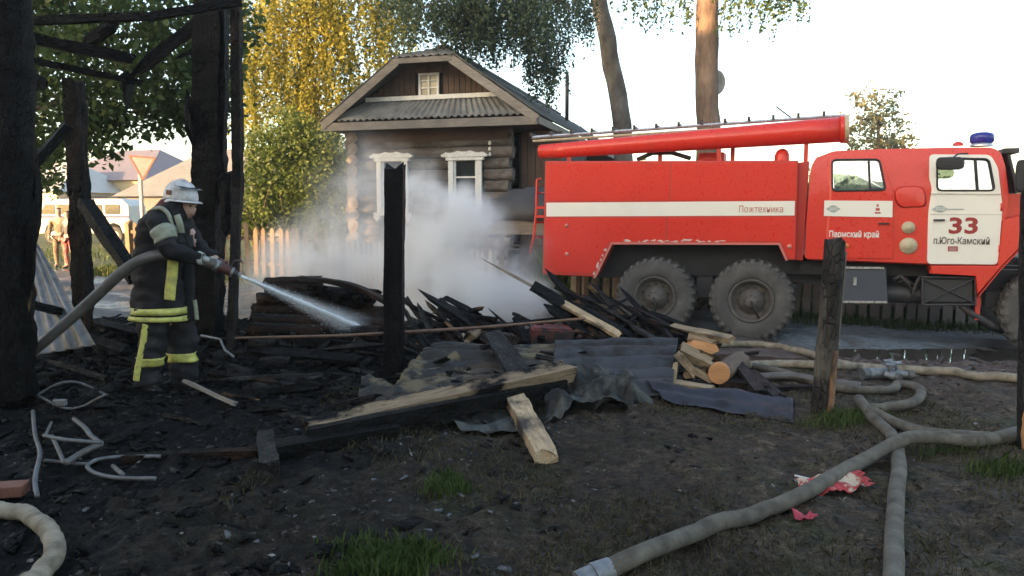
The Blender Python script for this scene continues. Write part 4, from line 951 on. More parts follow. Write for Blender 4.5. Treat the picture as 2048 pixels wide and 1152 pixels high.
def trunk_mesh(pts,rad,mat,parent,off,name='trunk',n=12,jit=.05):
    m=MB(); P_=[];R_=[]
    for i in range(len(pts)-1):
        a=Vector(pts[i])-off; b=Vector(pts[i+1])-off; k=max(2,int((b-a).length/.35))
        for j in range(k): P_.append(a.lerp(b,j/k)); R_.append(rad[i]+(rad[i+1]-rad[i])*j/k)
    P_.append(Vector(pts[-1])-off); R_.append(rad[-1]); P_=[p+Vector((mnoise.noise(p*1.1)*rad[0]*.3,mnoise.noise(p*1.1+Vector((9,0,0)))*rad[0]*.3,0)) for p in P_]
    m.tube(P_,R_,n,jit=jit,seed=rng.random()*9); return m.obj(name,mat,parent,smooth=True)
def limbs(n,p0,spread,mat,parent,off,r=.05,up=.5,L=2.0,n_=6):
    for k in range(n):
        a=Vector(p0[k%len(p0)]); d=Vector((rng.normal()*spread,rng.normal()*spread*.7,up+rng.random()*.5)).normalized(); LL=L*rng.uniform(.6,1.2)
        pts=[a]; 
        for j in range(4): d=(d+Vector((rng.normal()*.18,rng.normal()*.18,rng.normal()*.1-.06))).normalized(); pts.append(pts[-1]+d*LL/4)
        trunk_mesh(pts,[r,r*.75,r*.5,r*.3,r*.12],mat,parent,off,'branch',n_)
# 1 dark leafy tree hanging over the burnt shed
b0=W(-60,430,12.6); b0.z=H(b0.x,b0.y); t1=tree('leafy_tree',b0,'dark green leafy tree whose branches hang above the burnt shed frame at left')
tp_=[b0,W(-50,250,12.6),W(-20,60,12.5),W(30,-150,12.4)]; trunk_mesh(tp_,[.28,.22,.17,.10],BRD,t1,b0)
limbs(10,[W(-30,250,12.5),W(-10,120,12.5),W(0,0,12.5)],1.2,BRD,t1,b0,.06,.25,2.8)
for q in ([(-30,240),(80,215),(190,190),(330,150)],[(-20,120),(120,90),(260,70),(430,90)],[(-30,300),(60,290),(100,320)]):
    trunk_mesh([W(a,b,12.3) for a,b in q],[.07,.05,.035,.015][:len(q)],BRD,t1,b0,'branch',6)
o_=np.array(b0[:])
BL=[(60,40,12.4,150,90,170),(260,20,12.2,170,90,150),(420,40,12.4,90,90,70),(200,130,12.2,190,75,150),(370,150,12.3,110,80,105),(60,180,12.3,110,90,85),(230,215,12.2,120,55,100),(345,220,12.2,75,45,60),(80,285,12.2,70,50,42),(180,275,12.2,70,42,45),(85,340,12.1,35,35,14),(110,365,12.1,14,24,6),(440,200,12.4,30,50,16),(130,-60,12.4,260,80,110)]
leafmesh('crown',blobs_to_clusters(BL,.15,18,o_),.070,LFD,t1,1.5,.25)
# 2 yellow birch left of the house
b0=W(585,430,22.5); b0.z=H(b0.x,b0.y); t2=tree('birch_tree',b0,'tall weeping birch with yellow autumn leaves left of the log house'); o_=np.array(b0[:])
trunk_mesh([b0,W(590,250,22.5),W(620,80,22.4),W(630,-200,22.4)],[.24,.2,.16,.08],BRK,t2,b0); limbs(12,[W(600,200,22.4),W(620,80,22.4),W(625,-60,22.4)],1,BRK,t2,b0,.05,.5,2.6)
SB=[(560,-70,22,110,90,330,1.5),(700,-60,22,110,90,300,1.5),(520,60,21.8,55,80,170,1.0),(620,60,22,70,90,240,1.3),(720,60,22,70,70,190,1.3),(560,150,21.8,75,70,180,1.2),(660,170,22,60,60,140,1.0),(790,0,22,50,60,100,1.0),(630,230,21.8,60,35,70,1.0),(500,150,21.8,24,90,60,.7)]
C=strands(SB,o_,.045,.6,2.0); leafmesh('crown',C,.062,LFY,t2,1.5,.5)
# 3 green bushes under it
b0=W(560,440,19); b0.z=H(b0.x,b0.y); t3=tree('bush',b0,'big light green bush rising behind the picket fence, left of the log house'); t3['category']='bush'; o_=np.array(b0[:])
limbs(14,[b0+Vector((k*.3-.6,0,0)) for k in range(5)],.5,BRD,t3,b0,.035,1.2,3.2)
C=np.concatenate([blobs_to_clusters([(540,400,18.8,75,70,190),(620,390,18.8,75,75,190),(555,310,18.9,75,60,140),(640,310,18.9,60,60,110),(590,250,19,50,30,30),(505,440,18.7,35,30,45),(660,440,18.7,35,40,60)],.15,34,o_),strands([(640,300,18.7,60,60,90,.5),(520,330,18.7,40,60,60,.5)],o_,.05,.5,1.3)])
leafmesh('crown',C,.058,LFG,t3,1.6,.3)
# 4 leaning birch with blue-green weeping twigs over the roof
b0=W(1262,430,21); b0.z=H(b0.x,b0.y); t4=tree('birch_tree',b0,'leaning grey birch trunk behind the log house with blue green weeping twigs over its roof'); o_=np.array(b0[:])
trunk_mesh([b0,W(1244,250,21),W(1230,160,21),W(1216,80,20.9),W(1198,0,20.8),W(1170,-120,20.6)],[.27,.25,.24,.23,.21,.18],BRK,t4,b0,jit=.09)
for q in ([(1180,-80,20.6),(1060,-60,18.5),(930,-20,16.8),(840,20,16.2)],[(1190,-30,20.7),(1110,0,19),(1040,40,18)],[(1190,-80,20.6),(1280,-60,20.4),(1340,-20,20)]): trunk_mesh([W(*a) for a in q],[.10,.07,.045,.02][:len(q)],BRK,t4,b0,'branch',6)
SB=[(880,-40,16.6,90,40,120,.8),(990,-30,16.9,85,45,300,.9),(1090,-50,18.2,70,50,200,1.0),(1010,25,17.0,95,40,330,.8),(1090,60,18.2,45,40,120,.8),(930,15,16.6,60,22,170,.5),(850,5,16.4,55,15,60,.5),(1150,-20,19.5,40,35,90,.6),(1085,115,18.2,32,34,100,.5),(1170,20,19.8,18,25,30,.4),(800,-30,17,40,30,60,.6)]
C=strands(SB,o_,.04,.35,1.15); leafmesh('crown',C,.05,LFB,t4,1.5,.5)
m=MB(); 
for k in range(90):
    a=W(rng.uniform(830,1150),rng.uniform(-40,60),rng.uniform(16.6,18.4))-b0; m.tube([a,a+Vector((rng.normal()*.08,0,-.5)),a+Vector((rng.normal()*.15,0,-1.1))],.006,3,cap=False)
tg=m.obj('twigs',BRD,t4); tg['kind']='stuff'
# 5 tall pine-like trunk with a dish
b0=W(1415,430,20); b0.z=H(b0.x,b0.y); t5=tree('birch_tree',b0,'straight thick trunk behind the fire engine ladder, orange lit bark at the top'); o_=np.array(b0[:])
trunk_mesh([b0,W(1415,250,20),W(1414,120,20),W(1413,0,20),W(1412,-200,20)],[.31,.295,.29,.285,.25],BRP,t5,b0,jit=.07,n=16)
for q in ([(1412,-90,20),(1480,-70,19.6),(1560,-20,19.2)],[(1412,-100,20),(1350,-80,19.8),(1300,-30,19.5)]): trunk_mesh([W(*a) for a in q],[.08,.05,.02],BRP,t5,b0,'branch',6)
C=strands([(1300,-40,19.6,60,30,60,.6),(1520,-30,19.3,80,35,95,.6),(1580,-50,19,50,20,45,.5),(1445,-30,19.8,25,30,26,.5),(1380,-20,20.2,18,30,16,.4)],o_,.05,.3,1.15)
leafmesh('crown',C,.062,LFG,t5,1.5,.5)
q=W(1432,165,20.45); m=MB(); m.lathe([(.001,.06),(.12,.045),(.22,.02),(.31,-.03),(.315,-.02),(.22,.035),(.12,.06),(.001,.075)],28,Matrix.Diagonal((.78,1,1.05,1))); o=m.obj('satellite_dish',flat('dish_grey',(.34,.34,.33),.5),loc=q,smooth=True); tag(o,'round grey satellite dish half hidden behind the straight thick trunk','satellite dish')
m=MB(); m.tube([(0,.05,0),(-.12,.06,-.05),(-.22,.0,-.08)],.02,6); m.tube([(0,-.02,-.2),(.0,-.22,-.05),(0,-.25,0)],.012,6); m.obj('bracket',STD,o)
# 6 pale small tree far away behind the cab
b0=W(1757,440,30); b0.z=H(b0.x,b0.y); t6=tree('young_tree',b0,'small pale sparse tree seen above the cab roof of the fire engine'); o_=np.array(b0[:])
trunk_mesh([b0,W(1757,300,30),W(1756,230,30)],[.12,.08,.03],BRD,t6,b0); limbs(12,[W(1757,330,30),W(1757,290,30),W(1757,260,30)],.7,BRD,t6,b0,.03,.8,1.5)
leafmesh('crown',blobs_to_clusters([(1757,270,30,65,45,75),(1750,225,30,60,50,42),(1770,310,30,70,40,70),(1735,200,30,40,28,12)],.16,16,o_),.10,LFP,t6,1.5,.2)
# far tree line low behind the fence and the house (fills the horizon)
for (a,b,D,rx,ry,n,lab) in ((760,380,46,120,45,150,'low far trees seen between bush and house'),(1150,380,40,140,40,160,'far bushes behind the log house annexe'),(1800,395,44,330,30,260,'far hedge behind the fire engine seen under its cab'),(330,405,60,90,18,60,'far hedge behind the grey bungalow')):
    b0=W(a,430,D); b0.z=0; o_=np.array(b0[:]); C=blobs_to_clusters([(a,b,D,rx,ry,n)],.5,26,o_); C[:,2]=np.maximum(C[:,2],0)
    o=leafmesh('far_bushes',C,.22,LFG,None,1.4,.1); o.location=b0; tag(o,lab,'bushes',kind='stuff')
# ---------------------------------------------------------------- grass
def blades(name,P_,hgt,mat,wd=.006,label=None,lean=.5,rand=.5):
    n=len(P_); a=rng.random(n)*6.283; h=hgt*(1+rand*rng.normal(size=n)).clip(.3,2); dx=np.stack([np.cos(a),np.sin(a),0*a],1)*wd*(.6+rng.random(n))[:,None]
    b=rng.random(n)*6.283; ln=np.stack([np.cos(b),np.sin(b),0*b],1)*(h*lean*rng.random(n))[:,None]; up=np.array([0,0,1.0])
    p0=P_-dx; p1=P_+dx; m0=P_+ln*.35+up*h[:,None]*.6-dx*.7; m1=P_+ln*.35+up*h[:,None]*.6+dx*.7; t=P_+ln+up*h[:,None]*.95
    V=np.stack([p0,p1,m1,t,m0],1).reshape(-1,3); o=npmesh(name,V,np.arange(5*n).reshape(n,5),mat); return tag(o,label,'grass',kind='stuff')
def scat(n,x0,x1,y0,y1,f=None,thr=0):
    x=rng.uniform(x0,x1,n); y=rng.uniform(y0,y1,n)
    if f is not None: k=f(x,y)>rng.random(n)*1.0; x=x[k]; y=y[k]
    return np.stack([x,y,hmac(x,y)+hmic(x,y)-.004],1)
def tuft(px,py,rx,ry,n):
    c=G(px,py); d=rng.normal(size=(n,2))*.45; x=c.x+d[:,0]*rx; y=c.y+d[:,1]*ry; return np.stack([x,y,hmac(x,y)+hmic(x,y)-.004],1)
PT=np.concatenate([tuft(790,1125,.26,.16,1500),tuft(740,1150,.2,.12,800),tuft(850,1110,.1,.1,300),tuft(895,985,.15,.12,420),tuft(900,965,.08,.06,200),tuft(1700,838,.22,.12,900),tuft(1670,850,.25,.12,400),tuft(2020,940,.25,.15,700),tuft(1900,905,.3,.1,180)])
blades('grass_tufts',PT,.055,GRS,.0035,'bright green grass tufts growing through the burnt soil',.9)
PT=scat(75000,-1.6,3.6,1.9,6.6,lambda x,y:(fbm(x,y,1.6,4,77)*1.8+.18+.12*x).clip(0,.8))
blades('dry_grass',PT,.028,GRD2,.0028,'sparse short trampled grass on the dark yard soil at right',1.3)
PT=np.concatenate([scat(9000,4.0,11,12.3,14.3,lambda x,y:.9-abs(y-(15.0-.2*x))*.9),scat(22000,-22,-3.0,14.5,26,lambda x,y:.35+fbm(x,y,.7,3,8)),scat(7000,-9,-3,15.3,16.6)])
blades('verge_grass',PT,.11,GRS,.009,'rough grass verge beyond the road, below the fences',.8)
# ---------------------------------------------------------------- rubble
def chunks(name,P_,smin,smax,mat,label,flatn=.6,cat='rubble'):
    n=len(P_); base=np.array([[x,y,z] for z in (-1,1) for y in (-1,1) for x in (-1,1)],float)*.5
    s=smin+(smax-smin)*rng.random(n)**3.0; V=base[None]*(1+.45*rng.normal(size=(n,8,3)))*s[:,None,None]*np.stack([np.ones(n)*1.5,rng.uniform(.5,1,n),rng.uniform(.3,flatn,n)],1)[:,None,:]
    a=rng.random(n)*6.283; c,s_=np.cos(a),np.sin(a); x=V[:,:,0]*c[:,None]-V[:,:,1]*s_[:,None]; y=V[:,:,0]*s_[:,None]+V[:,:,1]*c[:,None]
    t=rng.normal(size=n)*.4; z=V[:,:,2]+x*t[:,None]; V=np.stack([x,y,z],2)+P_[:,None,:]+np.array([0,0,.1])*s[:,None,None]
    f=np.array([[0,2,3,1],[4,5,7,6],[0,1,5,4],[1,3,7,5],[3,2,6,7],[2,0,4,6]]); Q_=(f[None]+8*np.arange(n)[:,None,None]).reshape(-1,4)
    o=npmesh(name,V.reshape(-1,3),Q_,mat); return tag(o,label,cat,kind='stuff')
dens=lambda x,y:(1.1-.55*(x+1.2)).clip(0.04,1)*(.25+sstep(5.6,7.2,y)*.9+fbm(x,y,2,3,61)*.8)
chunks('charcoal_rubble',scat(30000,-7,1.6,2.2,8.9,dens),.008,.07,CH,'black charcoal chunks strewn over the burnt ground')
chunks('charcoal_rubble',scat(420,-6.5,-.3,6.3,8.6,dens),.05,.17,CHG,'larger grey black lumps heaped behind the firefighter')
chunks('pale_crumbs',scat(1700,-4,3.8,1.9,7.5,lambda x,y:.3+fbm(x,y,2,3,99)),.006,.022,mk('ash_crumb',[(.3,(.14,.135,.13)),(.7,(.42,.41,.39))],9,rand=.5),'small pale crumbs of mortar and ash scattered on the soil')
chunks('soil_crumbs',scat(26000,-4.5,4.2,1.9,7.6,lambda x,y:(.55+.10*x+fbm(x,y,1.5,3,19)).clip(.15,1)),.004,.026,mk('soil_crumb',[(.3,(.010,.009,.008)),(.55,(.035,.030,.024)),(.75,(.085,.074,.060))],30,rough=(.8,.95),bs=.3),'small soil crumbs and burnt bits covering the yard')
chunks('ash_flakes',scat(2600,-4,1.5,2.0,8.5,lambda x,y:(.25+fbm(x,y,1.1,4,55)*1.3).clip(0,1)),.006,.035,mk('grey_ash',[(.3,(.045,.047,.052)),(.7,(.13,.135,.14))],20,rough=(.6,.9)),'grey ash flakes strewn over the burnt ground',.35)
PT=scat(16000,.5,13.5,10.5,18,lambda x,y:((y-(15.15-.18*x))>0)*((y-(15.15-.18*x))<1.4)*1.0)
blades('sky_blocking_weeds',PT,.74,LFG,.035,'dense weeds added behind the grey board fence to block bright sky under the fire engine',.5)  # added to keep bright sky out of the fence gaps and the puddle
chunks('clay_clods',scat(2600,4.0,8.2,7.2,9.6,lambda x,y:.75-abs(y-8.2)*.35),.02,.10,mk('brown_clod',[(.3,(.05,.04,.035)),(.7,(.12,.095,.085))],9),'brown clods of churned wet clay beside the hose loop')
# ---------------------------------------------------------------- boards, beams and logs
rb=random.Random(21); GRP='charred fragments jumbled on the burnt heap'
def plank(p0,p1,w,t,mat,name='charred_board',label=None,cat='board',roll=0,group=None,point=(0,0),jit=.12,n=None,parent=None,round_=False,taper=1.0,endmat=None,bend=0):
    """p0,p1: (photo x, photo y, distance) or a point; rough-edged board between them"""
    a=Vector(p0) if isinstance(p0,Vector) else W(*p0); b=Vector(p1) if isinstance(p1,Vector) else W(*p1)
    if parent is None:
        if not isinstance(p0,Vector) and a.z<H(a.x,a.y)+t*.5: a=G(p0[0],p0[1],t*.5)
        if not isinstance(p1,Vector) and b.z<H(b.x,b.y)+t*.5: b=G(p1[0],p1[1],t*.5)
    d=b-a; L=d.length; n=n or max(6,int(L/(.045 if L>1.4 else .09))); m=MB(); sd_=rb.random()*90; rings=[]
    prof=[(-1,-1),(-.33,-1),(.33,-1),(1,-1),(1,0),(1,1),(.33,1),(-.33,1),(-1,1),(-1,0)] if not round_ else [(math.cos(2*math.pi*j/12),math.sin(2*math.pi*j/12)) for j in range(12)]
    for i in range(n+1):
        q=i/n; x=L*q; k=1+(taper-1)*q
        if point[0] and q<point[0]: k*=.15+.85*(q/point[0])
        if point[1] and q>1-point[1]: k*=.15+.85*((1-q)/point[1])
        rg=[]
        for j,(u,v) in enumerate(prof):
            nn=mnoise.noise(Vector((x*4.5+sd_,u*1.7,v*1.7))); n2=mnoise.noise(Vector((x*13+sd_,u*3,v*3+7)))+.5*mnoise.noise(Vector((x*37+sd_,u*5,v*5)))
            xe=(rb.uniform(-.06,.06)*min(1,w*6) if i in (0,n) else 0)
            rg.append((x+xe,u*w/2*k*(1+jit*nn+jit*.5*n2),v*t/2*k*(1+jit*1.3*nn+jit*.6*n2)+bend*math.sin(math.pi*q)))
        rings.append(rg)
    m.rings(rings); o=m.obj(name,mat,parent)
    for f in o.data.polygons: f.use_smooth=round_ and len(f.vertices)==4
    o.rotation_mode='QUATERNION'; o.rotation_quaternion=d.to_track_quat('X','Z')@Matrix.Rotation(roll,3,'X').to_quaternion(); o.location=a
    if parent is None:
        if group: tag(o,label or 'small charred fragment jumbled among the boards of the burnt heap',cat,group)
        else: tag(o,label,cat)
    return o
# --- burnt shed frame (left)
shed=empty('burnt_shed_frame',(W(20,700,6.2).x,6.2,0),0,'charred black post and beam frame of a burnt down shed around the firefighter','shed')
so_=shed.location.copy()
ORD=['leftmost','second','third','fourth','fifth','sixth','seventh','eighth','ninth','tenth','eleventh','twelfth','thirteenth','fourteenth','fifteenth','sixteenth','seventeenth','eighteenth','nineteenth','twentieth','twenty-first','twenty-second','twenty-third','twenty-fourth']
MNAME={CH.name:'black',CHB.name:'brown black',CHW.name:'half burnt',CHW2.name:'pale scorched',CHG.name:'grey charred',WDP.name:'pale bare',WDG.name:'weathered grey',WDO.name:'orange'}
def pile(S_,grp,where,name='charred_board'):
    S_=sorted(S_,key=lambda s:s[0]+s[3])
    for i,s in enumerate(S_):
        L=math.hypot(s[3]-s[0],s[4]-s[1]); sz='short' if L<75 else 'long' if L>140 else 'narrow' if s[6]<.06 else 'broad'
        plank(s[:3],s[3:6],s[6],s[7],s[8],name,f"{sz} {MNAME[s[8].name]} board, {ORD[i] if i==0 else ORD[i]+' from the left'} {where}",group=grp,roll=rb.uniform(-.7,.7),jit=.2,point=(rb.choice([0,.1,.25]),rb.choice([0,0,.15])))
def shp(p0,p1,w,t,name,mat=CH,**k):
    o=plank(p0,p1,w,t,mat,name,parent=shed,**k); o.location=o.location-so_; return o
shp((16,-90,6.0),(18,800,6.0),.36,.36,'post',round_=True,jit=.14,mat=CH); shp((72,300,6.1),(62,520,6.1),.10,.08,'splinter',point=(.4,.3),mat=CHB); shp((66,400,5.95),(58,620,5.95),.05,.05,'splinter',point=(.3,.3),mat=CHW)
shp((148,165,7.6),(168,660,7.6),.15,.145,'post',jit=.2,mat=CHB)
shp((424,-80,7.9),(411,700,7.9),.275,.27,'post',jit=.15,n=110); shp((440,-40,7.85),(444,330,7.85),.12,.12,'splinter',point=(.1,.4),jit=.3)
shp((471,-80,7.6),(476,380,7.6),.10,.09,'pole',jit=.15,mat=CHB); shp((476,370,7.6),(462,705,7.6),.085,.08,'pole',jit=.12,mat=CHG)
shp((456,352,7.7),(458,462,7.7),.19,.12,'hanging_block',jit=.25,n=12)
shp((-30,46,7.0),(300,32,7.1),.075,.07,'beam'); shp((295,34,7.1),(480,4,7.4),.08,.07,'beam')
shp((-20,60,7.2),(262,118,7.6),.12,.10,'beam',jit=.2); shp((20,112,7.3),(284,166,7.7),.065,.06,'beam',jit=.2)
shp((262,152,7.7),(412,34,7.9),.14,.09,'brace',jit=.25,point=(.15,0)); shp((168,92,7.5),(232,46,7.5),.12,.08,'brace',jit=.3,point=(.2,.2)); shp((350,118,7.8),(410,92,7.9),.05,.04,'splinter',point=(.3,0))
shp((375,185,7.8),(392,310,7.8),.19,.06,'hanging_board',jit=.3,point=(.25,.35),n=12); shp((396,130,7.85),(398,210,7.85),.12,.08,'hanging_board',jit=.2)
shp((256,150,7.7),(254,222,7.7),.20,.05,'hanging_board',jit=.2,point=(0,.8),n=10); shp((46,166,6.9),(88,166,6.9),.14,.10,'hanging_block',jit=.2)
shp((46,352,6.6),(136,252,6.9),.085,.08,'brace',jit=.2); shp((170,405,7.5),(272,556,7.0),.12,.11,'brace',jit=.15); shp((60,608,6.4),(158,634,7.2),.07,.06,'rail',jit=.15)
shp((40,190,6.6),(30,330,6.4),.10,.08,'splinter',jit=.3,point=(.3,.4))
shp((446,330,7.85),(450,420,7.85),.10,.10,'hanging_block',jit=.3,point=(.3,.3)); shp((430,60,7.85),(452,130,7.85),.08,.06,'splinter',jit=.3,point=(.1,.4))
WCH=char_mat('weathered_char',c0=(.014,.012,.011),c1=(.055,.048,.042),sc=9,wood=(.13,.115,.095),wf=(.5,.62))
# --- separate posts
def patch(o,x0,x1,a0,a1,r,mat,name='bare_wood'):
    m=MB(); n=24; rg=[]; sd_=rb.random()*9
    for i in range(n+1):
        x=x0+(x1-x0)*i/n; k=min(1,i/9)*.45+.55; rr=r*(1+.03*mnoise.noise(Vector((x*6,sd_,0)))); k*=1+.2*mnoise.noise(Vector((x*9,sd_,3)))
        rg.append([(x,rr*math.cos(a0+(a1-a0)*(.5+(j/6-.5)*k)),rr*math.sin(a0+(a1-a0)*(.5+(j/6-.5)*k))) for j in range(7)])
    m.rings(rg,closed=False,cap=False); return m.obj(name,mat,o,smooth=True,solid=.012)
def groundpt(px,py): return G(px,py)
pb=G(787,752); a=W(790,334,pb.y); plank(a,pb-Vector((0,0,.15)),.185,.17,CH,'charred_post','black charred square post standing in the middle, in front of a house window','post',jit=.06,n=90)
pb=G(1640,826); a=W(1671,485,pb.y); o=plank(a,pb-Vector((0,0,.2)),.165,.16,WCH,'weathered_post','leaning grey charred post with bare orange wood at its foot, before the truck cab','post',round_=True,jit=.07,n=60)
POSTR=o; L_=(pb-a).length; LP=L_
m=MB(); o.rotation_mode='QUATERNION'; iq=o.rotation_quaternion.inverted()
vd=(iq@(Vector((.35,-1,0)))); va=math.atan2(vd.z,vd.y)
patch(o,L_*.05,L_*.99,va-1.5,va-.75,.085,WDG,'grey_bare_wood'); patch(o,L_*.62,L_*1.0,va-.75,va+.15,.085,wood_mat('orange_brown_wood',(.27,.135,.065),.5,.1,stain=((.05,.03,.02),.48,.62)),'orange_bare_wood')
pb=G(2062,895); a=W(2068,380,pb.y); POSTE=plank(a,pb-Vector((0,0,.2)),.16,.15,CHG,'charred_post','dark post with an orange foot cut off by the right edge of the photo','post',round_=True,jit=.07,n=60)
L_=(pb-a).length; iq=POSTE.rotation_quaternion.inverted(); vd=iq@Vector((-.3,-1,0)); va=math.atan2(vd.z,vd.y); patch(POSTE,L_*.80,L_,va-.9,va+.9,.083,WDO,'orange_bare_wood')
# --- log stack at left of the smoke
lg=[(528,576,8.9,752,592,8.7,.085),(518,598,8.8,745,606,8.75,.085),(512,620,8.8,770,628,8.7,.09),(509,641,8.75,770,652,8.6,.085),(506,660,8.7,760,668,8.5,.085),(534,566,8.95,640,562,8.9,.07)]
for i,(a0,b0_,d0,a1,b1,d1,r) in enumerate(lg):
    plank((a0,b0_,d0),(a1,b1,d1),r*1.9,r*1.9,CHB,'charred_log',['top','second','third','fourth','lowest','short loose upper'][i]+' charred log of the stack under the water jet','log',round_=True,jit=.10)
plank((600,556,8.6),(762,596,8.4),.12,.05,CHG,'charred_board','curved charred board lying along the top of the charred log stack',bend=.05)
plank((640,560,8.5),(775,606,8.2),.10,.04,CHB,'charred_board','warped second board drooping over the right end of the log stack',bend=.06)
for k in range(14):
    x=rb.uniform(530,690); y=rb.uniform(562,590)+ (x-530)*.1; plank((x,y,8.75),(x+rb.uniform(15,45),y+rb.uniform(-3,8),8.6),.07,.06,CH,group=GRP,jit=.3)
# --- centre pile
S1=[(838,580,8.2,951,655,7.9,.085,.035,CH),(852,603,8.1,934,684,7.7,.08,.03,CHW),(806,612,8.0,866,730,7.5,.06,.03,CH),(835,607,8.1,862,668,7.9,.05,.025,CHG),(866,606,8.3,962,646,8.0,.09,.03,CH),
(820,640,8.0,880,715,7.6,.07,.03,CHB),(880,620,8.2,1010,660,7.8,.06,.04,CH),(800,600,8.3,900,650,8.1,.08,.03,CHB),(905,640,8.2,985,690,7.6,.07,.03,CHB),(790,655,8.1,850,700,7.8,.06,.03,CHW),(845,650,8.0,925,725,7.4,.05,.03,CH),(900,660,8.0,960,710,7.5,.06,.03,CH),(925,668,7.8,945,705,7.4,.04,.02,WDP),(872,700,7.6,1000,696,7.5,.08,.04,CH),(960,640,8.3,1060,668,8.1,.08,.04,CH),(880,598,8.4,935,640,8.2,.05,.02,CH),(812,596,8.4,842,640,8.2,.05,.03,CHG)]
pile(S1,'boards fanned out right of the black post','in the fan right of the black post')
plank((936,674,7.6),(975,655,8.2),.11,.11,CHW2,'short_log','short log with a brown round end facing the camera in the centre of the heap','log',round_=True)
# --- right pile with the long spear board
plank((965,518,8.4),(1075,578,8.2),.045,.03,WDG,'splintered_board','long thin splintered board pointing up left into the smoke',point=(.5,0)); plank((1070,574,8.2),(1240,672,7.8),.13,.05,CH,'charred_board','thick black board continuing the splintered one down to the right',roll=.5)
plank((1091,538,8.5),(1146,600,8.3),.07,.03,CH,'charred_board','short black board tip standing in front of the rear corner of the fire engine',point=(.3,0),roll=.4)
plank((1128,608,7.9),(1238,670,7.6),.085,.04,WDP,'split_board','pale split board with charred edges lying on the right part of the heap',roll=.5,jit=.2)
plank((1344,655,7.8),(1464,679,7.6),.11,.06,WDP,'pale_board','pale yellow sawn board end in front of the rear wheels of the fire engine',roll=.3); plank((1300,640,7.9),(1440,690,7.5),.06,.03,CHB,'charred_board','thin brown board lying against the pale sawn board end')
S2=[(1078,590,8.1,1236,660,7.8,.09,.04,CH),(1105,596,8.2,1230,640,8.0,.08,.04,CHB),(1090,610,8.0,1185,676,7.7,.09,.04,CH),(1180,600,8.2,1300,672,7.8,.08,.03,CHG),(1225,598,8.3,1330,665,7.9,.07,.03,CH),(1260,612,8.2,1375,670,7.7,.06,.03,CH),(1214,618,8.1,1262,594,8.4,.03,.03,CH),(1236,662,7.8,1275,632,8.1,.03,.03,CH),(1190,640,7.9,1255,690,7.5,.06,.03,CHW),(1140,640,7.9,1200,690,7.5,.07,.03,CHB),(1060,645,8.0,1140,690,7.6,.07,.04,CH),(1260,650,7.8,1330,690,7.5,.08,.04,CHG),(1300,625,8.1,1400,662,7.8,.05,.03,CH),(1110,575,8.4,1200,612,8.2,.06,.03,CH),(1160,610,8.1,1290,690,7.6,.07,.04,CH),(1240,575,8.6,1300,640,8.2,.05,.03,CH),(1150,660,7.7,1235,682,7.5,.06,.03,CHW),(1325,655,7.8,1350,690,7.4,.05,.04,CHB),(1200,585,8.4,1245,640,8.1,.04,.03,CHG)]
pile(S2,'boards piled before the rear wheels of the fire engine','in the pile before the rear wheels')
for (x0,y0,x1,y1,lab) in ((1032,634,1052,684,'upright black prong standing left of the red scorched box'),(1078,648,1083,680,'shorter upright black prong touching the red scorched box')): plank((x0,y0,7.8),(x1,y1,7.6),.075,.05,CH,'charred_stub',lab,'stub',jit=.25)
m=MB(); q=W(1102,668,7.75); m.box((-.22,-.12,-.09),(.22,.12,.07)); m.box((-.2,-.1,.071),(.2,.1,.085)); o=m.obj('scorched_box',rusty('scorched_red_enamel',(.16,.035,.03),(.02,.017,.017),(.44,.54),metal=.1),loc=q,rot=(.1,.06,.1),bevel=.01); tag(o,'scorched red metal box lying in the heap left of the corrugated sheet','box')
for k in range(120):
    x=rb.choice([rb.uniform(780,1060),rb.uniform(1060,1400),rb.uniform(1060,1400)]); top=1-abs(((x-930)/150 if x<1060 else (x-1190)/230)); y=690-rb.random()*max(.1,top)*95; D=8.0+(690-y)*.006
    L=rb.uniform(35,120); an=rb.choice([.5,.6,.75,.4,.9,-.3,.1]); plank((x-L*.5,y-L*.5*an,D+.15),(x+L*.5,y+L*.5*an,D-.2),rb.uniform(.035,.085),rb.uniform(.02,.045),rb.choice([CH,CH,CHB,CHG,CHW,CH]),'charred_fragment',group=GRP,jit=.25,roll=rb.uniform(-.9,.9),point=(rb.choice([0,.3]),rb.choice([0,.2])),n=6)
for k in range(34):
    x=rb.uniform(740,1150); y=rb.uniform(700,800); D=7.35-(y-690)*.0098
    L=rb.uniform(25,90); an=rb.uniform(-.5,.5); plank((x-L*.5,y-L*.5*an,D),(x+L*.5,y+L*.5*an,D-.12),rb.uniform(.025,.06),rb.uniform(.015,.035),rb.choice([CH,CH,CHB,CHG,CHW]),'charred_fragment',group=GRP,jit=.28,roll=rb.uniform(-.9,.9),point=(rb.choice([0,.3]),rb.choice([0,.2])),n=6)
for k in range(46):
    x=rb.uniform(80,1000); y=rb.uniform(650,775)+max(0,(x-760)*.02); D=1500*1.52/(y-425); D=min(D,8.4)
    L=rb.uniform(30,110); an=rb.uniform(-.35,.35); plank((x-L*.5,y-L*.5*an,D+.08),(x+L*.5,y+L*.5*an,D-.05),rb.uniform(.03,.08),rb.uniform(.02,.05),rb.choice([CH,CH,CHB,CHG,CH]),'charred_fragment',group=GRP,jit=.28,roll=rb.uniform(-.9,.9),point=(rb.choice([0,.3]),rb.choice([0,.2])),n=6)
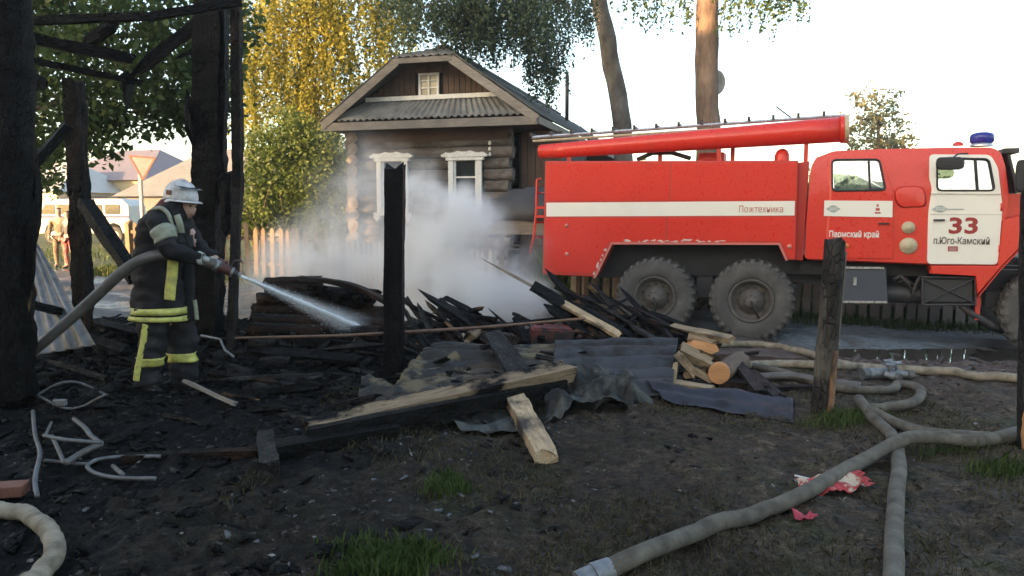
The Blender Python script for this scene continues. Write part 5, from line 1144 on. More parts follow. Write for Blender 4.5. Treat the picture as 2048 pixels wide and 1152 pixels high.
# --- rusty rail across the heap
m=MB(); pts=[W(470,676,7.1),W(690,671,7.15),W(960,655,7.3),W(1170,637,7.6)]; m.tube([p-pts[0] for p in pts],[.012,.016,.016,.014],6); o=m.obj('bent_rail',rusty('rusty_rail',(.16,.10,.07),(.20,.11,.06),(.5,.7),metal=.3),loc=pts[0]); tag(o,'long thin rusty metal rail lying across the whole heap behind the black post','rail')
m=MB(); pts=[W(840,672,7.9),W(1000,652,7.9),W(1190,630,8.1),W(1330,640,8.2)]; m.tube([p-pts[0] for p in pts],.03,6); o=m.obj('charred_pole',CH,loc=pts[0]); tag(o,'straight charred pole behind the rusty rail, ending under the right pile','pole')
# --- crossing beams in front
plank((613,858,5.6),(1136,742,6.3),.125,.10,CHW2,'half_burnt_beam','long half burnt beam with a pale upper face lying across the front of the heap','beam',roll=.25,jit=.09,n=60,taper=1.3)
plank((616,872,5.45),(1130,772,6.2),.09,.11,CH,'charred_beam','black charred beam just under the long half burnt beam','beam',jit=.1,n=30)
plank((520,905,5.7),(790,858,5.95),.14,.09,CH,'charred_board','low black board in front of the long beam, left of the fallen sheet',roll=.1); plank((686,884,5.62),(766,872,5.68),.07,.02,WDG,'pale_splinter','pale flat splinter lying on the low black board','splinter',point=(.6,.1))
plank((531,876,5.6),(538,940,5.55),.11,.10,CHG,'charred_stub','grey stub of a burnt post in front of the low black board','stub',jit=.2); plank((250,918,5.4),(528,905,5.6),.08,.06,CHB,'charred_board','long low board lying flat between the bicycle remains and the burnt stub',jit=.2)
plank((984,664,7.2),(1046,758,6.3),.17,.035,CHG,'grey_board','broad grey scorched board leaning on the middle of the heap',roll=.1,taper=1.3)
plank((1019,778,6.15),(1092,912,5.35),.15,.10,WDP,'broken_beam','pale broken beam pointing at the camera in front of the heap','beam',jit=.16,roll=.1,n=22)
plank((984,797,6.1),(1034,788,6.1),.07,.07,WDP,'wooden_block','small pale square block under the crossing of the two beams','block',jit=.05)
plank((840,700,7.2),(1010,706,7.0),.08,.03,CH,'charred_board','black curved board edge above the rusty yellow sheet',bend=-.04); plank((793,748,6.9),(880,735,6.7),.05,.02,WDG,'grey_splinter','light grey splinter right of the foot of the black post','splinter',point=(.4,.4))
# left rubble boards near the firefighter
S3=[(370,762,6.3,470,808,5.9,.05,.03,WDG),(380,775,6.4,520,800,6.0,.04,.03,CHW),(410,760,6.5,650,748,6.6,.05,.03,CHG),(450,790,6.2,640,770,6.4,.10,.06,CH),(420,745,6.8,560,765,6.4,.06,.04,CHB),(90,650,7.8,250,700,7.2,.10,.06,CH),(180,640,8.0,290,668,7.6,.09,.05,CH),(560,830,6.0,700,850,5.9,.08,.03,CHG),(480,670,7.9,700,690,7.6,.10,.08,CH),(490,700,7.5,720,720,7.2,.12,.06,CH),(640,700,7.4,770,690,7.4,.08,.04,CHG),(560,740,7.0,700,800,6.4,.09,.05,CH),(90,720,7.0,220,760,6.6,.08,.05,CH),(20,690,7.0,140,700,7.0,.09,.06,CH),(600,790,6.5,780,770,6.6,.10,.05,CH),(660,815,6.3,760,790,6.4,.08,.05,CHB),(400,690,7.6,500,672,7.8,.08,.06,CH),(230,660,7.8,300,640,7.9,.07,.05,CH),(590,675,7.8,740,668,7.7,.08,.08,CH),(500,820,6.1,600,815,6.1,.06,.04,CH),(330,830,5.8,420,850,5.7,.05,.03,CH)]
pile(S3,'charred boards in the ashes near the firefighter','in the ashes around the firefighter')
# ---------------------------------------------------------------- metal sheets
def csheet(name,c,n,amp,mat,label,crump=.02,cs=3.0,nu=44,horiz=True,th=.003,cat='metal sheet',step=False,tear=0,seed=0):
    P4=[]
    for q in c:
        if isinstance(q,Vector): P4.append(q); continue
        p=W(*q)
        if p.z<H(p.x,p.y)+.03: p=G(q[0],q[1],.03)
        P4.append(p)
    o0=P4[3]; nv=max(40,n*10); 
    nrm=(P4[1]-P4[0]).cross(P4[3]-P4[0]).normalized(); 
    if nrm.y>0: nrm=-nrm
    rows=[]
    for i in range(nv+1):
        v=i/nv; row=[]
        for j in range(nu+1):
            u=j/nu
            if tear: 
                te=tear*mnoise.noise(Vector((v*6+seed,3,seed))); uu=u*(1+te*(u)) ; vv=v*(1+tear*mnoise.noise(Vector((u*5,9+seed,2)))*v)
            else: uu,vv=u,v
            p=P4[0]*(1-uu)*(1-vv)+P4[1]*uu*(1-vv)+P4[2]*uu*vv+P4[3]*(1-uu)*vv
            ph_=(vv if horiz else uu)*n*2*math.pi
            g_=abs(((vv*n)%1)-.5)*2; wv=amp*math.sin(ph_) if not step else -amp*1.6*max(0,1-g_*3.2)+amp*.5*g_
            cr=crump*(mnoise.noise(p*cs+Vector((seed,0,0)))+.5*mnoise.noise(p*cs*2.7))
            row.append(p-o0+nrm*(wv+cr)+Vector((0,0,crump*.6*mnoise.noise(p*cs+Vector((5,5,seed))))))
        rows.append(row)
    m=MB(); m.smooth=True; m.rings(rows,cap=False,closed=False); o=m.obj(name,mat,loc=o0,solid=th); tag(o,label,cat); return o
csheet('corrugated_sheet',[(1110,682,7.35),(1356,677,7.35),(1342,792,6.55),(1100,800,6.5)],5,.022,SHB,'blue grey scorched corrugated sheet lying over the right of the heap beside the firewood',.02,2.5,step=True)
csheet('corrugated_sheet',[(865,690,7.3),(1150,681,7.35),(1146,790,6.55),(735,815,6.3)],8,.018,SHR,'rusty yellow corrugated sheet in the middle of the heap, behind the long beam',.05,2.5,step=True,seed=4)
csheet('sheet_flap',[(724,754,6.75),(800,772,6.6),(850,800,6.4),(715,800,6.4)],2,.014,SHR,'yellow folded sheet corner right of the foot of the black post',.05,5,seed=8)
csheet('crumpled_sheet',[(1100,770,6.45),(1215,742,6.5),(1296,800,6.1),(1085,842,5.85)],4,.022,SHC,'crumpled grey green metal sheet in front of the blue corrugated sheet',.16,4.2,nu=60,tear=.2,seed=2)
csheet('crumpled_sheet',[(870,838,6.1),(1040,812,6.15),(1080,862,5.75),(930,862,5.8)],2,.012,SHC,'flat grey sheet on the ground under the crossing of the two beams',.05,3.5,seed=12)
csheet('sheet_strip',[(1290,762,6.45),(1586,794,6.35),(1588,846,5.85),(1330,800,6.1)],2,.012,SHP,'long violet scorched metal strip at the foot of the heap, pointing to the leaning post',.03,3.0,seed=6)
csheet('ribbed_sheet',[(20,455,7.2),(76,488,7.1),(192,690,6.7),(20,720,6.7)],6,.014,GAL,'bright ribbed metal sheet leaning behind the thick charred corner post',.01,2,horiz=False)
# ---------------------------------------------------------------- firewood
plank((1440,747,6.75),(1480,722,7.3),.20,.20,wood_mat('log_bark',(.10,.07,.05)),'firewood_log','round firewood log with an orange sawn end facing the camera','log',round_=True,jit=.04)
q=W(1438,748,6.68); m=MB(); m.lathe([(.001,-.012),(.05,-.011),(.09,-.008),(.097,.0),(.099,.08)],24); o=m.obj('sawn_face',WDO,bpy.data.objects['firewood_log'],smooth=False); fl=bpy.data.objects['firewood_log']; fl.rotation_mode='QUATERNION'
bpy.context.view_layer.update(); o.matrix_parent_inverse=fl.matrix_world.inverted(); o.location=q; o.rotation_euler=(0,0,-.3)
FW=[(1362,700,6.9,1420,728,6.8,.10,.06,WDP,'pale split firewood piece on top, slanting down to the round log'),(1376,690,7.0,1424,700,7.0,.12,.07,WDO,'orange split firewood piece at the top of the stack'),(1358,712,6.85,1392,752,6.8,.11,.05,WDP,'split firewood wedge leaning left of the round log'),(1346,770,6.6,1428,782,6.55,.07,.05,WDP,'pale long stick along the bottom of the firewood stack'),(1352,728,6.8,1346,766,6.6,.03,.025,WDP,'thin pale upright stick at the edge of the blue sheet'),(1385,740,6.8,1422,762,6.75,.08,.05,CHW2,'half burnt split piece under the wedge'),(1366,752,6.8,1410,744,6.8,.07,.05,CHW,'dark split piece in the middle of the firewood'),(1400,708,6.9,1440,722,6.9,.08,.05,CHW,'burnt split piece just above the round log'),(1380,676,7.1,1430,690,7.0,.07,.05,CHW2,'half burnt piece behind the top of the firewood')]
for s in FW: plank(s[:3],s[3:6],s[6]*1.25,s[7]*1.5,s[8],'firewood',s[9],'firewood',jit=.15,roll=rb.uniform(-.5,.5),taper=rb.uniform(.7,1.1))
RL=[(1468,722,7.2,1520,790,6.5,.10,.09,CHG,'grey log slanting down right of the round firewood log'),(1496,744,7.0,1556,796,6.4,.12,.07,CHG,'broad grey board end right of the firewood, above the violet strip'),(1500,752,6.9,1516,786,6.5,.03,.03,WDG,'pale edge stick between the grey log and the board end'),(1450,770,6.7,1530,780,6.6,.12,.10,CHB,'brown charred log lying just above the violet strip'),(1470,712,7.2,1516,705,7.4,.04,.03,CH,'thin black twig above the hoses at the right of the firewood'),(1540,780,6.6,1620,776,6.7,.09,.06,CH,'dark log lying left of the foot of the leaning post')]
for s in RL: plank(s[:3],s[3:6],s[6],s[7],s[8],'charred_log',s[9],'log',jit=.15)
# ---------------------------------------------------------------- hoses
def cr_spline(P_,n=10):
    out=[]; k=len(P_)
    for i in range(k-1):
        p0=P_[max(i-1,0)]; p1=P_[i]; p2=P_[i+1]; p3=P_[min(i+2,k-1)]
        for j in range(n):
            t=j/n; out.append(.5*((2*p1)+(-p0+p2)*t+(2*p0-5*p1+4*p2-p3)*t*t+(-p0+3*p1-3*p2+p3)*t**3))
    out.append(P_[-1]); return out
def hose(pp,r,mat,label,flatn=.92,lift=None,name='fire_hose',n=14,bands=()):
    Z=[]
    for q in pp:
        p=G(q[0],q[1],r*.9) if len(q)==2 else W(*q); Z.append(p)
    S_=cr_spline(Z,12)
    if len(pp[0])==2:
        for p in S_: p.z=max(p.z,float(hmac(p.x,p.y))+float(hmic(p.x,p.y))*.6+r*.85)
    o0=S_[0].copy(); rr=[r*(1+.05*mnoise.noise(p*3)+.006*mnoise.noise(p*11)) for p in S_]
    rr=[r_*(1-.10*max(0,mnoise.noise(p*2.2+Vector((7,0,0))))) for r_,p in zip(rr,S_)]
    m=MB(); m.tube([p-o0+Vector((mnoise.noise(p*2.5)*.006,mnoise.noise(p*2.5+Vector((3,3,3)))*.006,0)) for p in S_],rr,n,flat=flatn); o=m.obj(name,mat,loc=o0,smooth=True); tag(o,label,'hose')
    return o,S_
hA,SA=hose([(1195,1150),(1290,1104),(1400,1062),(1500,1034),(1610,985),(1720,925),(1800,899),(1870,894),(1960,884),(2035,864)],.047,HOS,'thick grey hose running from the bottom centre up to the right edge')
# crossing hose rises over nothing, lies beneath: lift the thick one where they cross
cX=G(1800,899)
for v in hA.data.vertices:
    p=v.co+hA.location; c=cX; d=(Vector((p.x,p.y))-Vector((c.x,c.y))).length; v.co.z+=.085*math.exp(-(d/.35)**2)
hose([(1786,1175),(1788,1080),(1792,1000),(1798,930),(1785,875),(1745,835),(1718,798)],.044,HOS,'grey hose coming straight up from the bottom edge towards the brass splitter')
hose([(1745,822),(1790,846),(1850,864),(1930,872),(2030,876),(2100,868)],.044,HOS,'grey hose lying just above the thick one at the right')
hose([(1722,818),(1770,815),(1822,806),(1842,788),(1832,774),(1800,768)],.042,HOS,'short grey hose curling in a loop right of the splitter')
hose([(1480,726),(1560,744),(1630,765),(1700,779),(1780,780),(1795,768)],.041,HOS,'dark grey hose passing behind the leaning post into the splitter')
hose([(1400,690),(1500,688),(1600,702),(1680,728),(1760,738),(1850,744),(1940,752),(2060,760)],.048,HOC,'long cream hose lying along the edge of the puddle')
hose([(1470,732),(1560,728),(1650,730),(1740,735)],.048,HOC,'shorter cream hose running left from the splitter')
hose([(1500,755),(1580,752),(1650,764),(1720,772)],.04,HOD,'thin dark hose below the cream hoses, behind the leaning post')
hose([(-40,1015),(10,1022),(62,1036),(102,1072),(108,1110),(84,1145),(40,1190)],.046,HOC,'cream hose loop in the bottom left corner')
o=hA; bpy.context.view_layer.update()
m=MB(); d=(SA[1]-SA[0]).normalized(); m.tube([SA[0]-d*.10,SA[0]-d*.02],[.050,.052],16); m.tube([SA[0]-d*.02,SA[0]+d*.07],[.058,.052],16); q=m.obj('coupling',GAL,hA,smooth=True,bevel=.003); q.matrix_parent_inverse=Matrix.Translation(-hA.location)
# splitter (three way coupling)
c=G(1757,760); spz=empty('hose_splitter',(c.x,c.y,c.z),.2,'three way metal hose splitter with valve handles lying where the hoses meet','hose fitting')
spz.scale=(.74,.74,.74)
def cyl(a,b,r,nm,mat,pr): m=MB(); m.tube([a,b],r,14); return m.obj(nm,mat,pr,smooth=True,bevel=.004)
cyl((-.16,0,.09),(.18,0,.09),.075,'body',GAL,spz); cyl((-.26,.0,.09),(-.16,0,.09),.085,'coupling',STL,spz)
for k,(x,y) in enumerate(((.30,.12),(.34,-.10),(.10,-.20))):
    cyl((x*.4,y*.4,.09),(x,y,.08),.05,'outlet',GAL,spz); cyl((x,y,.08),(x*1.22,y*1.22,.075),.062,'coupling',STL,spz); 
    m=MB(); m.tube([(x*.6,y*.6,.12),(x*.6,y*.6,.24)],.015,8); m.tube([(x*.6-.07,y*.6,.24),(x*.6+.07,y*.6,.245)],.013,8); m.lathe([(.001,.25),(.06,.24),(.07,.23),(.06,.22)],12,Matrix.Translation((x*.6,y*.6,0)),axis='z'); m.obj('valve_handle',GAL,spz,smooth=True)
# red and white rag under the hose
c=G(1690,985); csheet('plastic_bag',[G(1590,978)+Vector((0,0,.05)),G(1722,962)+Vector((0,0,.07)),G(1740,988)+Vector((0,0,.05)),G(1610,1000)+Vector((0,0,.03))],1,.01,rusty('red_white_plastic',(.42,.035,.035),(.50,.40,.28),(.50,.54),metal=0),'crumpled red and white plastic bag pinned under the thick grey hose',.025,14,nu=30,cat='bag',tear=.3)
c=G(1607,1040); csheet('plastic_scrap',[c+Vector((-.06,.03,.03)),c+Vector((.05,.03,.03)),c+Vector((.06,-.03,.02)),c+Vector((-.05,-.03,.02))],1,.006,rusty('red_white_plastic2',(.45,.05,.08),(.5,.45,.42),(.5,.56),metal=0),'small red plastic scrap on the soil below the thick hose',.03,20,nu=16,cat='scrap',tear=.3)
plank(G(1590,957)+Vector((0,0,.02)),G(1618,964)+Vector((0,0,.02)),.012,.008,WWH,'white_stick','thin white stick beside the red plastic bag','stick',jit=.1)
m=MB(); m.box((-.10,-.06,0),(.10,.06,.065)); c=G(14,990); o=m.obj('brick',mk('red_brick',[(.3,(.12,.045,.028)),(.7,(.22,.09,.06))],9,bs=.5),loc=c,rot=(0,0,.2),bevel=.006); tag(o,'sooty red brick above the cream hose at the left edge','brick')
# ---------------------------------------------------------------- bicycle remains
bk=G(150,900); bz=empty('burnt_bicycle',bk,0,'burnt bare bicycle frame and rims lying in the ashes at lower left','bicycle')
def rod(pp,r,nm,mat=STL,dz=.03,D=None):
    Z=[ (G(a,b,dz) if D is None else W(a,b,D)) for a,b in pp]; S_=cr_spline(Z,6) if len(Z)>2 else Z; m=MB(); m.tube([p-bk for p in S_],r,7); return m.obj(nm,mat,bz,smooth=True)
rod([(88,871),(135,880),(203,885)],.013,'top_tube',dz=.12); rod([(203,887),(165,905),(132,926)],.021,'down_tube',dz=.08); rod([(104,872),(117,900),(128,926)],.013,'seat_tube',dz=.08); rod([(88,921),(120,924),(160,928),(178,927)],.012,'chain_stay',dz=.04)
rod([(148,838),(170,856),(182,872),(203,886)],.016,'fork_blade',dz=.09); rod([(66,822),(70,868),(80,905),(73,940),(70,966),(75,993)],.014,'handlebar',dz=.06); rod([(103,845),(92,868)],.010,'seat_stay',dz=.1)
rod([(320,913),(250,913),(200,918),(178,928),(176,936),(195,948),(240,956),(312,957)],.013,'bent_rim',dz=.04); rod([(226,932),(246,950)],.014,'pedal_crank',dz=.05)
rim=G(142,792); rz=empty('wheel_rim',rim,0,'bent bicycle wheel rim half buried in ash left of the firefighter','wheel rim')
m=MB(); Z=[]
for k in range(33):
    a=2*math.pi*k/32; p=G(142+72*math.cos(a),790+20*math.sin(a),.05); Z.append(p-rim+Vector((0,0,.03*math.sin(a*3))))
m.tube(Z,.012,6,cap=False); m.obj('rim',STL,rz,smooth=True); m=MB(); p=G(120,806,.06)-rim; m.box((p.x-.05,p.y-.02,p.z-.02),(p.x+.05,p.y+.02,p.z+.03)); m.obj('brake_block',GAL,rz,bevel=.005)
m=MB(); Z=[G(402,672,.3),W(440,678,7.2),W(450,700,7.1),W(468,714,7.05)]; Z[0]=W(402,671,7.3); m.tube([p-Z[0] for p in Z],.012,6); o=m.obj('bent_rod',GAL,loc=Z[0],smooth=True); tag(o,'thin bright bent metal rod between the firefighter and the charred pole','rod')
# ---------------------------------------------------------------- people
def skin(name,nodes,edges,mat,parent=None,root=0,sub=2,loc=None):
    """nodes: list of (Vector, rx, ry)"""
    me=bpy.data.meshes.new(name); me.from_pydata([tuple(n[0]) for n in nodes],edges,[]); me.materials.append(mat)
    o=bpy.data.objects.new(name,me); link(o,parent)
    if loc is not None: o.location=loc
    md=o.modifiers.new('skin','SKIN'); md.use_smooth_shade=True; md.branch_smoothing=.6
    sv=me.skin_vertices[0].data
    for i,n in enumerate(nodes): sv[i].radius=(n[1],n[2] if len(n)>2 else n[1]); sv[i].use_root=(i==root)
    m2=o.modifiers.new('sub','SUBSURF'); m2.levels=sub; m2.render_levels=sub
    return o
def loft(name,rings,mat,parent,n=28,cap=True,wr=.0,seed=0,dens=7,th=0,off=0,rng_=None):
    """rings: (center Vector, axis1 Vector(radius), axis2 Vector(radius)); dense cloth surface with wrinkles"""
    k=len(rings); out=[]
    t0,t1=(0,k-1) if rng_ is None else rng_
    N=max(2,int((t1-t0)*dens)); 
    def cat(a,b,c,d,t): return .5*((2*b)+(c-a)*t+(2*a-5*b+4*c-d)*t*t+(3*b-a-3*c+d)*t**3)
    for q in range(N+1):
        s=t0+(t1-t0)*q/N; i=min(int(s),k-2); t=s-i
        g=[rings[max(i-1,0)],rings[i],rings[i+1],rings[min(i+2,k-1)]]
        C,A,B=[cat(g[0][z],g[1][z],g[2][z],g[3][z],t) for z in range(3)]
        ring=[]
        for j in range(n):
            a=2*math.pi*j/n; ca,sa=math.cos(a),math.sin(a); e=.85
            ca=math.copysign(abs(ca)**e,ca); sa=math.copysign(abs(sa)**e,sa)
            d=A*ca+B*sa; p=C+d; w=0
            if wr: w=wr*(mnoise.noise(Vector((p.x*5+seed,p.y*5,p.z*13)))+.8*mnoise.noise(Vector((p.x*13,p.y*13+seed,p.z*22))))
            ring.append(p+d.normalized()*(w+off))
        out.append(ring)
    m=MB(); m.rings(out,cap=cap and not th); return m.obj(name,mat,parent,smooth=True,solid=th)
SKN=mk('skin',[(.3,(.42,.26,.20)),(.7,(.55,.36,.29))],9,rough=(.5,.6),bs=.1)
JCK=mk('turnout_black',[(.32,(.004,.0045,.006)),(.55,(.011,.011,.014)),(.72,(.030,.029,.028))],7,rough=(.7,.9),bs=.5,bscale=60,spec=.35)
TRS=mk('turnout_grey',[(.32,(.006,.006,.008)),(.55,(.016,.016,.019)),(.72,(.042,.040,.038))],7,rough=(.7,.9),bs=.5,bscale=60,spec=.35)
def band_mat(name,c,c2):
    m,nt,b=M_(name); v=coord(nt); n=nz(nt,v,16,4); n2=nz(nt,coord(nt,(1,1,3)),40,3)
    c_=mixc(nt,ramp(nt,n,[(.45,0),(.7,.8)]),c,c2); nt.links.new(mixc(nt,.5,c_,ramp(nt,n2,[(.3,.6),(.7,1.2)]),'MULTIPLY'),b.inputs['Base Color']); b.inputs['Roughness'].default_value=.45; bump(nt,b,n,.3,.01); return m
YEL=band_mat('yellow_reflective_band',(.62,.62,.16),(.34,.33,.13)); GRB=band_mat('grey_reflective_band',(.30,.33,.25),(.20,.21,.17))
HLM=mk('white_helmet',[(.32,(.30,.29,.28)),(.45,(.52,.52,.53)),(.7,(.66,.66,.68))],7,rough=(.3,.45)); MRN=mk('maroon_hood',[(.3,(.055,.012,.014)),(.7,(.10,.025,.025))],9,rough=(.8,.9),bs=.5,bscale=30)
GLV=mk('light_work_glove',[(.3,(.28,.30,.28)),(.7,(.45,.47,.44))],14,rough=(.8,.9),bs=.4); BOT=mk('black_boots',[(.3,(.012,.012,.012)),(.7,(.03,.029,.028))],9,rough=(.4,.7),bs=.3); VIS=thin_glass('smoky_visor',(.72,.72,.72),.25,.1)
DF=6.66
fz=H(W(305,785,DF).x,W(305,785,DF).y)
def X(px,py,dy=0.0): return W(px,py,DF+dy)
def ringp(xl,xr,y,hd,dy=0.0,tilt=0.0):
    a=X(xl,y+tilt,dy); b=X(xr,y-tilt,dy); c=(a+b)/2; return (c,(b-a)/2,Vector((0,hd,0)))
# continuous body (mostly under the clothes)
N=[(X(325,610),.14,.12),(X(330,560),.13,.11),(X(335,500),.14,.12),(X(338,445),.16,.11),(X(352,422),.06,.055),(X(362,400),.10,.095),(X(364,385),.09,.09),
 (X(308,650,-.08),.09,.09),(X(300,705,-.08),.07,.07),(X(292,765,-.06),.05,.05),(X(312,778,-.08),.04,.03),
 (X(350,650,.12),.09,.09),(X(362,700,.14),.07,.07),(X(366,752,.18),.05,.05),(X(384,762,.16),.04,.03),
 (X(322,442,-.20),.07,.07),(X(342,497,-.24),.05,.05),(X(396,517,-.16),.035,.035),
 (X(362,442,.18),.07,.07),(X(398,495,.16),.05,.05),(X(438,524,.02),.035,.035)]
E_=[(0,1),(1,2),(2,3),(3,4),(4,5),(5,6),(0,7),(7,8),(8,9),(9,10),(0,11),(11,12),(12,13),(13,14),(3,15),(15,16),(16,17),(3,18),(18,19),(19,20)]
org=X(325,785); N=[(n[0]-org,n[1],n[2]) for n in N]
ff=skin('person',N,E_,SKN,root=0,loc=org); tag(ff,'firefighter in black turnout gear and white helmet, leaning forward and aiming a hose','person')
def rel(o): o.location=o.location-org; return o
torso=[ringp(266,373,640,.185,0,-2),ringp(268,371,612,.19),ringp(270,368,570,.19),ringp(273,366,525,.19),ringp(278,370,485,.205),ringp(281,376,455,.225,0,2),ringp(287,378,433,.235,0,6),ringp(301,372,417,.19,0,9),ringp(318,370,405,.11,0,9)]
rel(loft('jacket',torso,JCK,ff,36,wr=.024,seed=3))
jk=bpy.data.objects['jacket']
def child(o,par): o.parent=par; return o
rel(loft('hem_band',torso,YEL,ff,36,wr=.024,seed=3,off=.007,th=.004,rng_=(.10,.48))); rel(loft('hem_band',torso,YEL,ff,36,wr=.024,seed=3,off=.007,th=.004,rng_=(.60,.98)))
def strip(pts,w,mat,name,off=.01,dy=-.2,th=.006,n=6):
    """flat tape following picture points on the near side of the suit"""
    m=MB(); rows=[]; S_=cr_spline([X(*p) for p in pts],n); 
    for i,p in enumerate(S_):
        t=(S_[min(i+1,len(S_)-1)]-S_[max(i-1,0)]).normalized(); s=t.cross(Vector((0,-1,0))).normalized()*w/2
        cv=.012; rows.append([p-s+Vector((0,.0+cv,0)),p-s*.5,p+s*.5,p+s+Vector((0,cv,0))])
    m.rings([[q-org for q in r] for r in rows],closed=False,cap=False); return m.obj(name,mat,ff,smooth=True,solid=th)
strip([(345,520,-.205),(343,550,-.205),(340,575,-.203),(338,600,-.205)],.095,YEL,'vertical_band')
strip([(352,430,-.235),(358,447,-.24),(362,466,-.215)],.06,GRB,'chest_patch'); strip([(303,420,-.20),(320,416,-.235),(335,428,-.255),(343,452,-.25)],.035,GRB,'shoulder_strap')
# jacket flap and front edge on the far side
rel(loft('jacket_flap',[ringp(362,392,640,.05,.06),ringp(366,388,590,.06,.06),ringp(366,386,530,.07,.06),ringp(364,384,470,.08,.06)],JCK,ff,16,wr=.012,seed=8))
strip([(388,600,.0),(391,620,.0),(393,640,.0)],.035,GRB,'flap_band')
# legs
L1=[ringp(272,336,615,.115,-.07),ringp(277,336,650,.115,-.07),ringp(278,332,690,.10,-.08),ringp(276,324,722,.095,-.08),ringp(270,322,750,.09,-.07),ringp(266,322,770,.095,-.07)]
L2=[ringp(322,384,615,.115,.12),ringp(329,390,650,.115,.13),ringp(336,394,690,.10,.14),ringp(339,394,722,.095,.15),ringp(342,392,748,.09,.16),ringp(342,392,762,.095,.16)]
rel(loft('trouser_leg',L1,TRS,ff,24,wr=.026,seed=5)); rel(loft('trouser_leg',L2,TRS,ff,24,wr=.026,seed=9))
rel(loft('leg_band',L1,YEL,ff,24,wr=.026,seed=5,off=.006,th=.004,rng_=(2.72,3.28))); rel(loft('leg_band',L2,YEL,ff,24,wr=.026,seed=9,off=.006,th=.004,rng_=(2.42,3.0)))
strip([(289,648,-.195),(286,680,-.19),(281,708,-.19),(275,735,-.185),(271,762,-.18)],.055,YEL,'side_stripe')
# boots
def boot(hx,hy,tx,ty,dy):
    h=X(hx,hy,dy); t=X(tx,ty,dy); d=(t-h); o_=[]; up=Vector((0,0,1)); dn=d.normalized(); rg=[]
    for (k,hh,w,lift) in ((-.28,.05,.030,.0),(-.22,.11,.045,0),(0,.13,.055,0),(.35,.10,.052,0),(.7,.075,.058,0),(1.0,.055,.05,0),(1.12,.03,.03,0)):
        c=h+d*k; rg.append([c+Vector((0,w*math.cos(a),0))+up*(hh*.5+hh*.5*math.sin(a)) -org for a in [2*math.pi*j/14 for j in range(14)]])
    m=MB(); m.rings(rg); return m.obj('boot',BOT,ff,smooth=True)
boot(290,786,322,789,-.07); boot(362,771,394,773,.16)
# sleeves
def sleeve(p,name='sleeve',seed=0):
    rg=[]
    for i,(q,r) in enumerate(p):
        a=p[max(i-1,0)][0]; b=p[min(i+1,len(p)-1)][0]; t=(b-a).normalized(); s=t.cross(Vector((0,1,0))).normalized(); u=s.cross(t); rg.append((q,s*r,u*r*.95))
    o=rel(loft(name,rg,JCK,ff,20,wr=.02,seed=seed)); return rg
rgN=sleeve([(X(312,433,-.13),.085),(X(320,450,-.24),.098),(X(330,476,-.27),.090),(X(341,500,-.28),.082),(X(366,508,-.25),.076),(X(388,514,-.21),.064),(X(402,517,-.19),.052)],seed=2)
rel(loft('arm_band',rgN,GRB,ff,20,wr=.02,seed=2,off=.006,th=.004,rng_=(1.45,2.25)))
sleeve([(X(358,437,.10),.085),(X(374,462,.19),.085),(X(394,492,.18),.075),(X(415,508,.12),.066),(X(430,516,.05),.055)],seed=6)
# gloves: palm, four curled fingers and a thumb around the hose
def glove(wp,fp,hc,dy,sgn,mat):
    """wp wrist, fp knuckle line centre, hc hose centre"""
    w=wp; f=fp; d=(f-w).normalized(); side=Vector((d.z,0,-d.x)).normalized(); nodes=[(w-org,.032,.028),(w.lerp(f,.5)-org,.042,.026),(f-org,.042,.024)]; ed=[(0,1),(1,2)]
    o=skin('glove',nodes,ed,mat,ff,0,2)
    for k in range(4):
        off=side*(.033-.022*k); L=[.9,1,.95,.75][k]; b=f+off; p1=b+d*.030*L+Vector((0,sgn*.018,-.004)); p2=p1+d*.012*L+Vector((0,sgn*.030*L,-.012)); p3=p2+Vector((0,sgn*.022*L,-.004))-d*.014
        skin('finger',[(f.lerp(b,.8)-d*.01-org,.012),(p1-org,.0115),(p2-org,.0105),(p3-org,.009)],[(0,1),(1,2),(2,3)],mat,o,0,2)
    tb=w.lerp(f,.35)+side*.035; skin('thumb',[(tb-org,.014),(tb+side*.022+d*.02-org,.012),(tb+side*.028+d*.05+Vector((0,sgn*.02,0))-org,.010)],[(0,1),(1,2)],mat,o,0,2)
glove(X(402,516,-.19),X(420,521,-.155),None,0,1,GLV); rel(loft('cuff',[(X(398,516,-.195),Vector((0,0,.058)),Vector((0,.055,0))),(X(408,518,-.18),Vector((0,0,.050)),Vector((0,.048,0)))],GLV,ff,18,th=.006))
glove(X(434,517,.04),X(450,530,.0),None,0,-1,mk('dark_red_glove',[(.3,(.05,.018,.016)),(.7,(.09,.035,.03))],14,bs=.4))
# head: hood, face, helmet
rel(loft('hood',[ringp(304,362,428,.17,-.02,5),ringp(309,368,417,.15,-.01,6),ringp(318,376,404,.125,0,6),ringp(324,384,396,.115,0,4)],MRN,ff,24,wr=.014,seed=4))
hc=X(371,405,0)
m=MB(); rows=[]
for i in range(15):
    ph=math.pi*i/14; row=[]
    for j in range(20):
        a=2*math.pi*j/20; x=math.sin(ph)*math.cos(a); y=math.sin(ph)*math.sin(a); z=math.cos(ph)
        r=Vector((.092*x,.072*y,.112*z-.012*x)); 
        if x>.6 and abs(y)<.35:                      # profile: brow, nose, lips, chin
            r.x+=.026*math.exp(-((z+.10)/.16)**2)*(1-abs(y)/.35) + .010*math.exp(-((z+.52)/.08)**2)*(1-abs(y)/.35)-.008*math.exp(-((z-.18)/.1)**2)+.010*math.exp(-((z+.8)/.1)**2)
        if x>.3 and .2<abs(y)<.6: r.x-=.010*math.exp(-((z-.12)/.12)**2)
        row.append(r)
    rows.append(row)
Mh=Matrix.Translation(hc-org+Vector((.012,0,-.028)))@Matrix.Rotation(R(14),4,'Y')@Matrix.Rotation(R(-28),4,'Z')
m.rings(rows,cap=False,M=Mh); face=m.obj('face',SKN,ff,smooth=True)
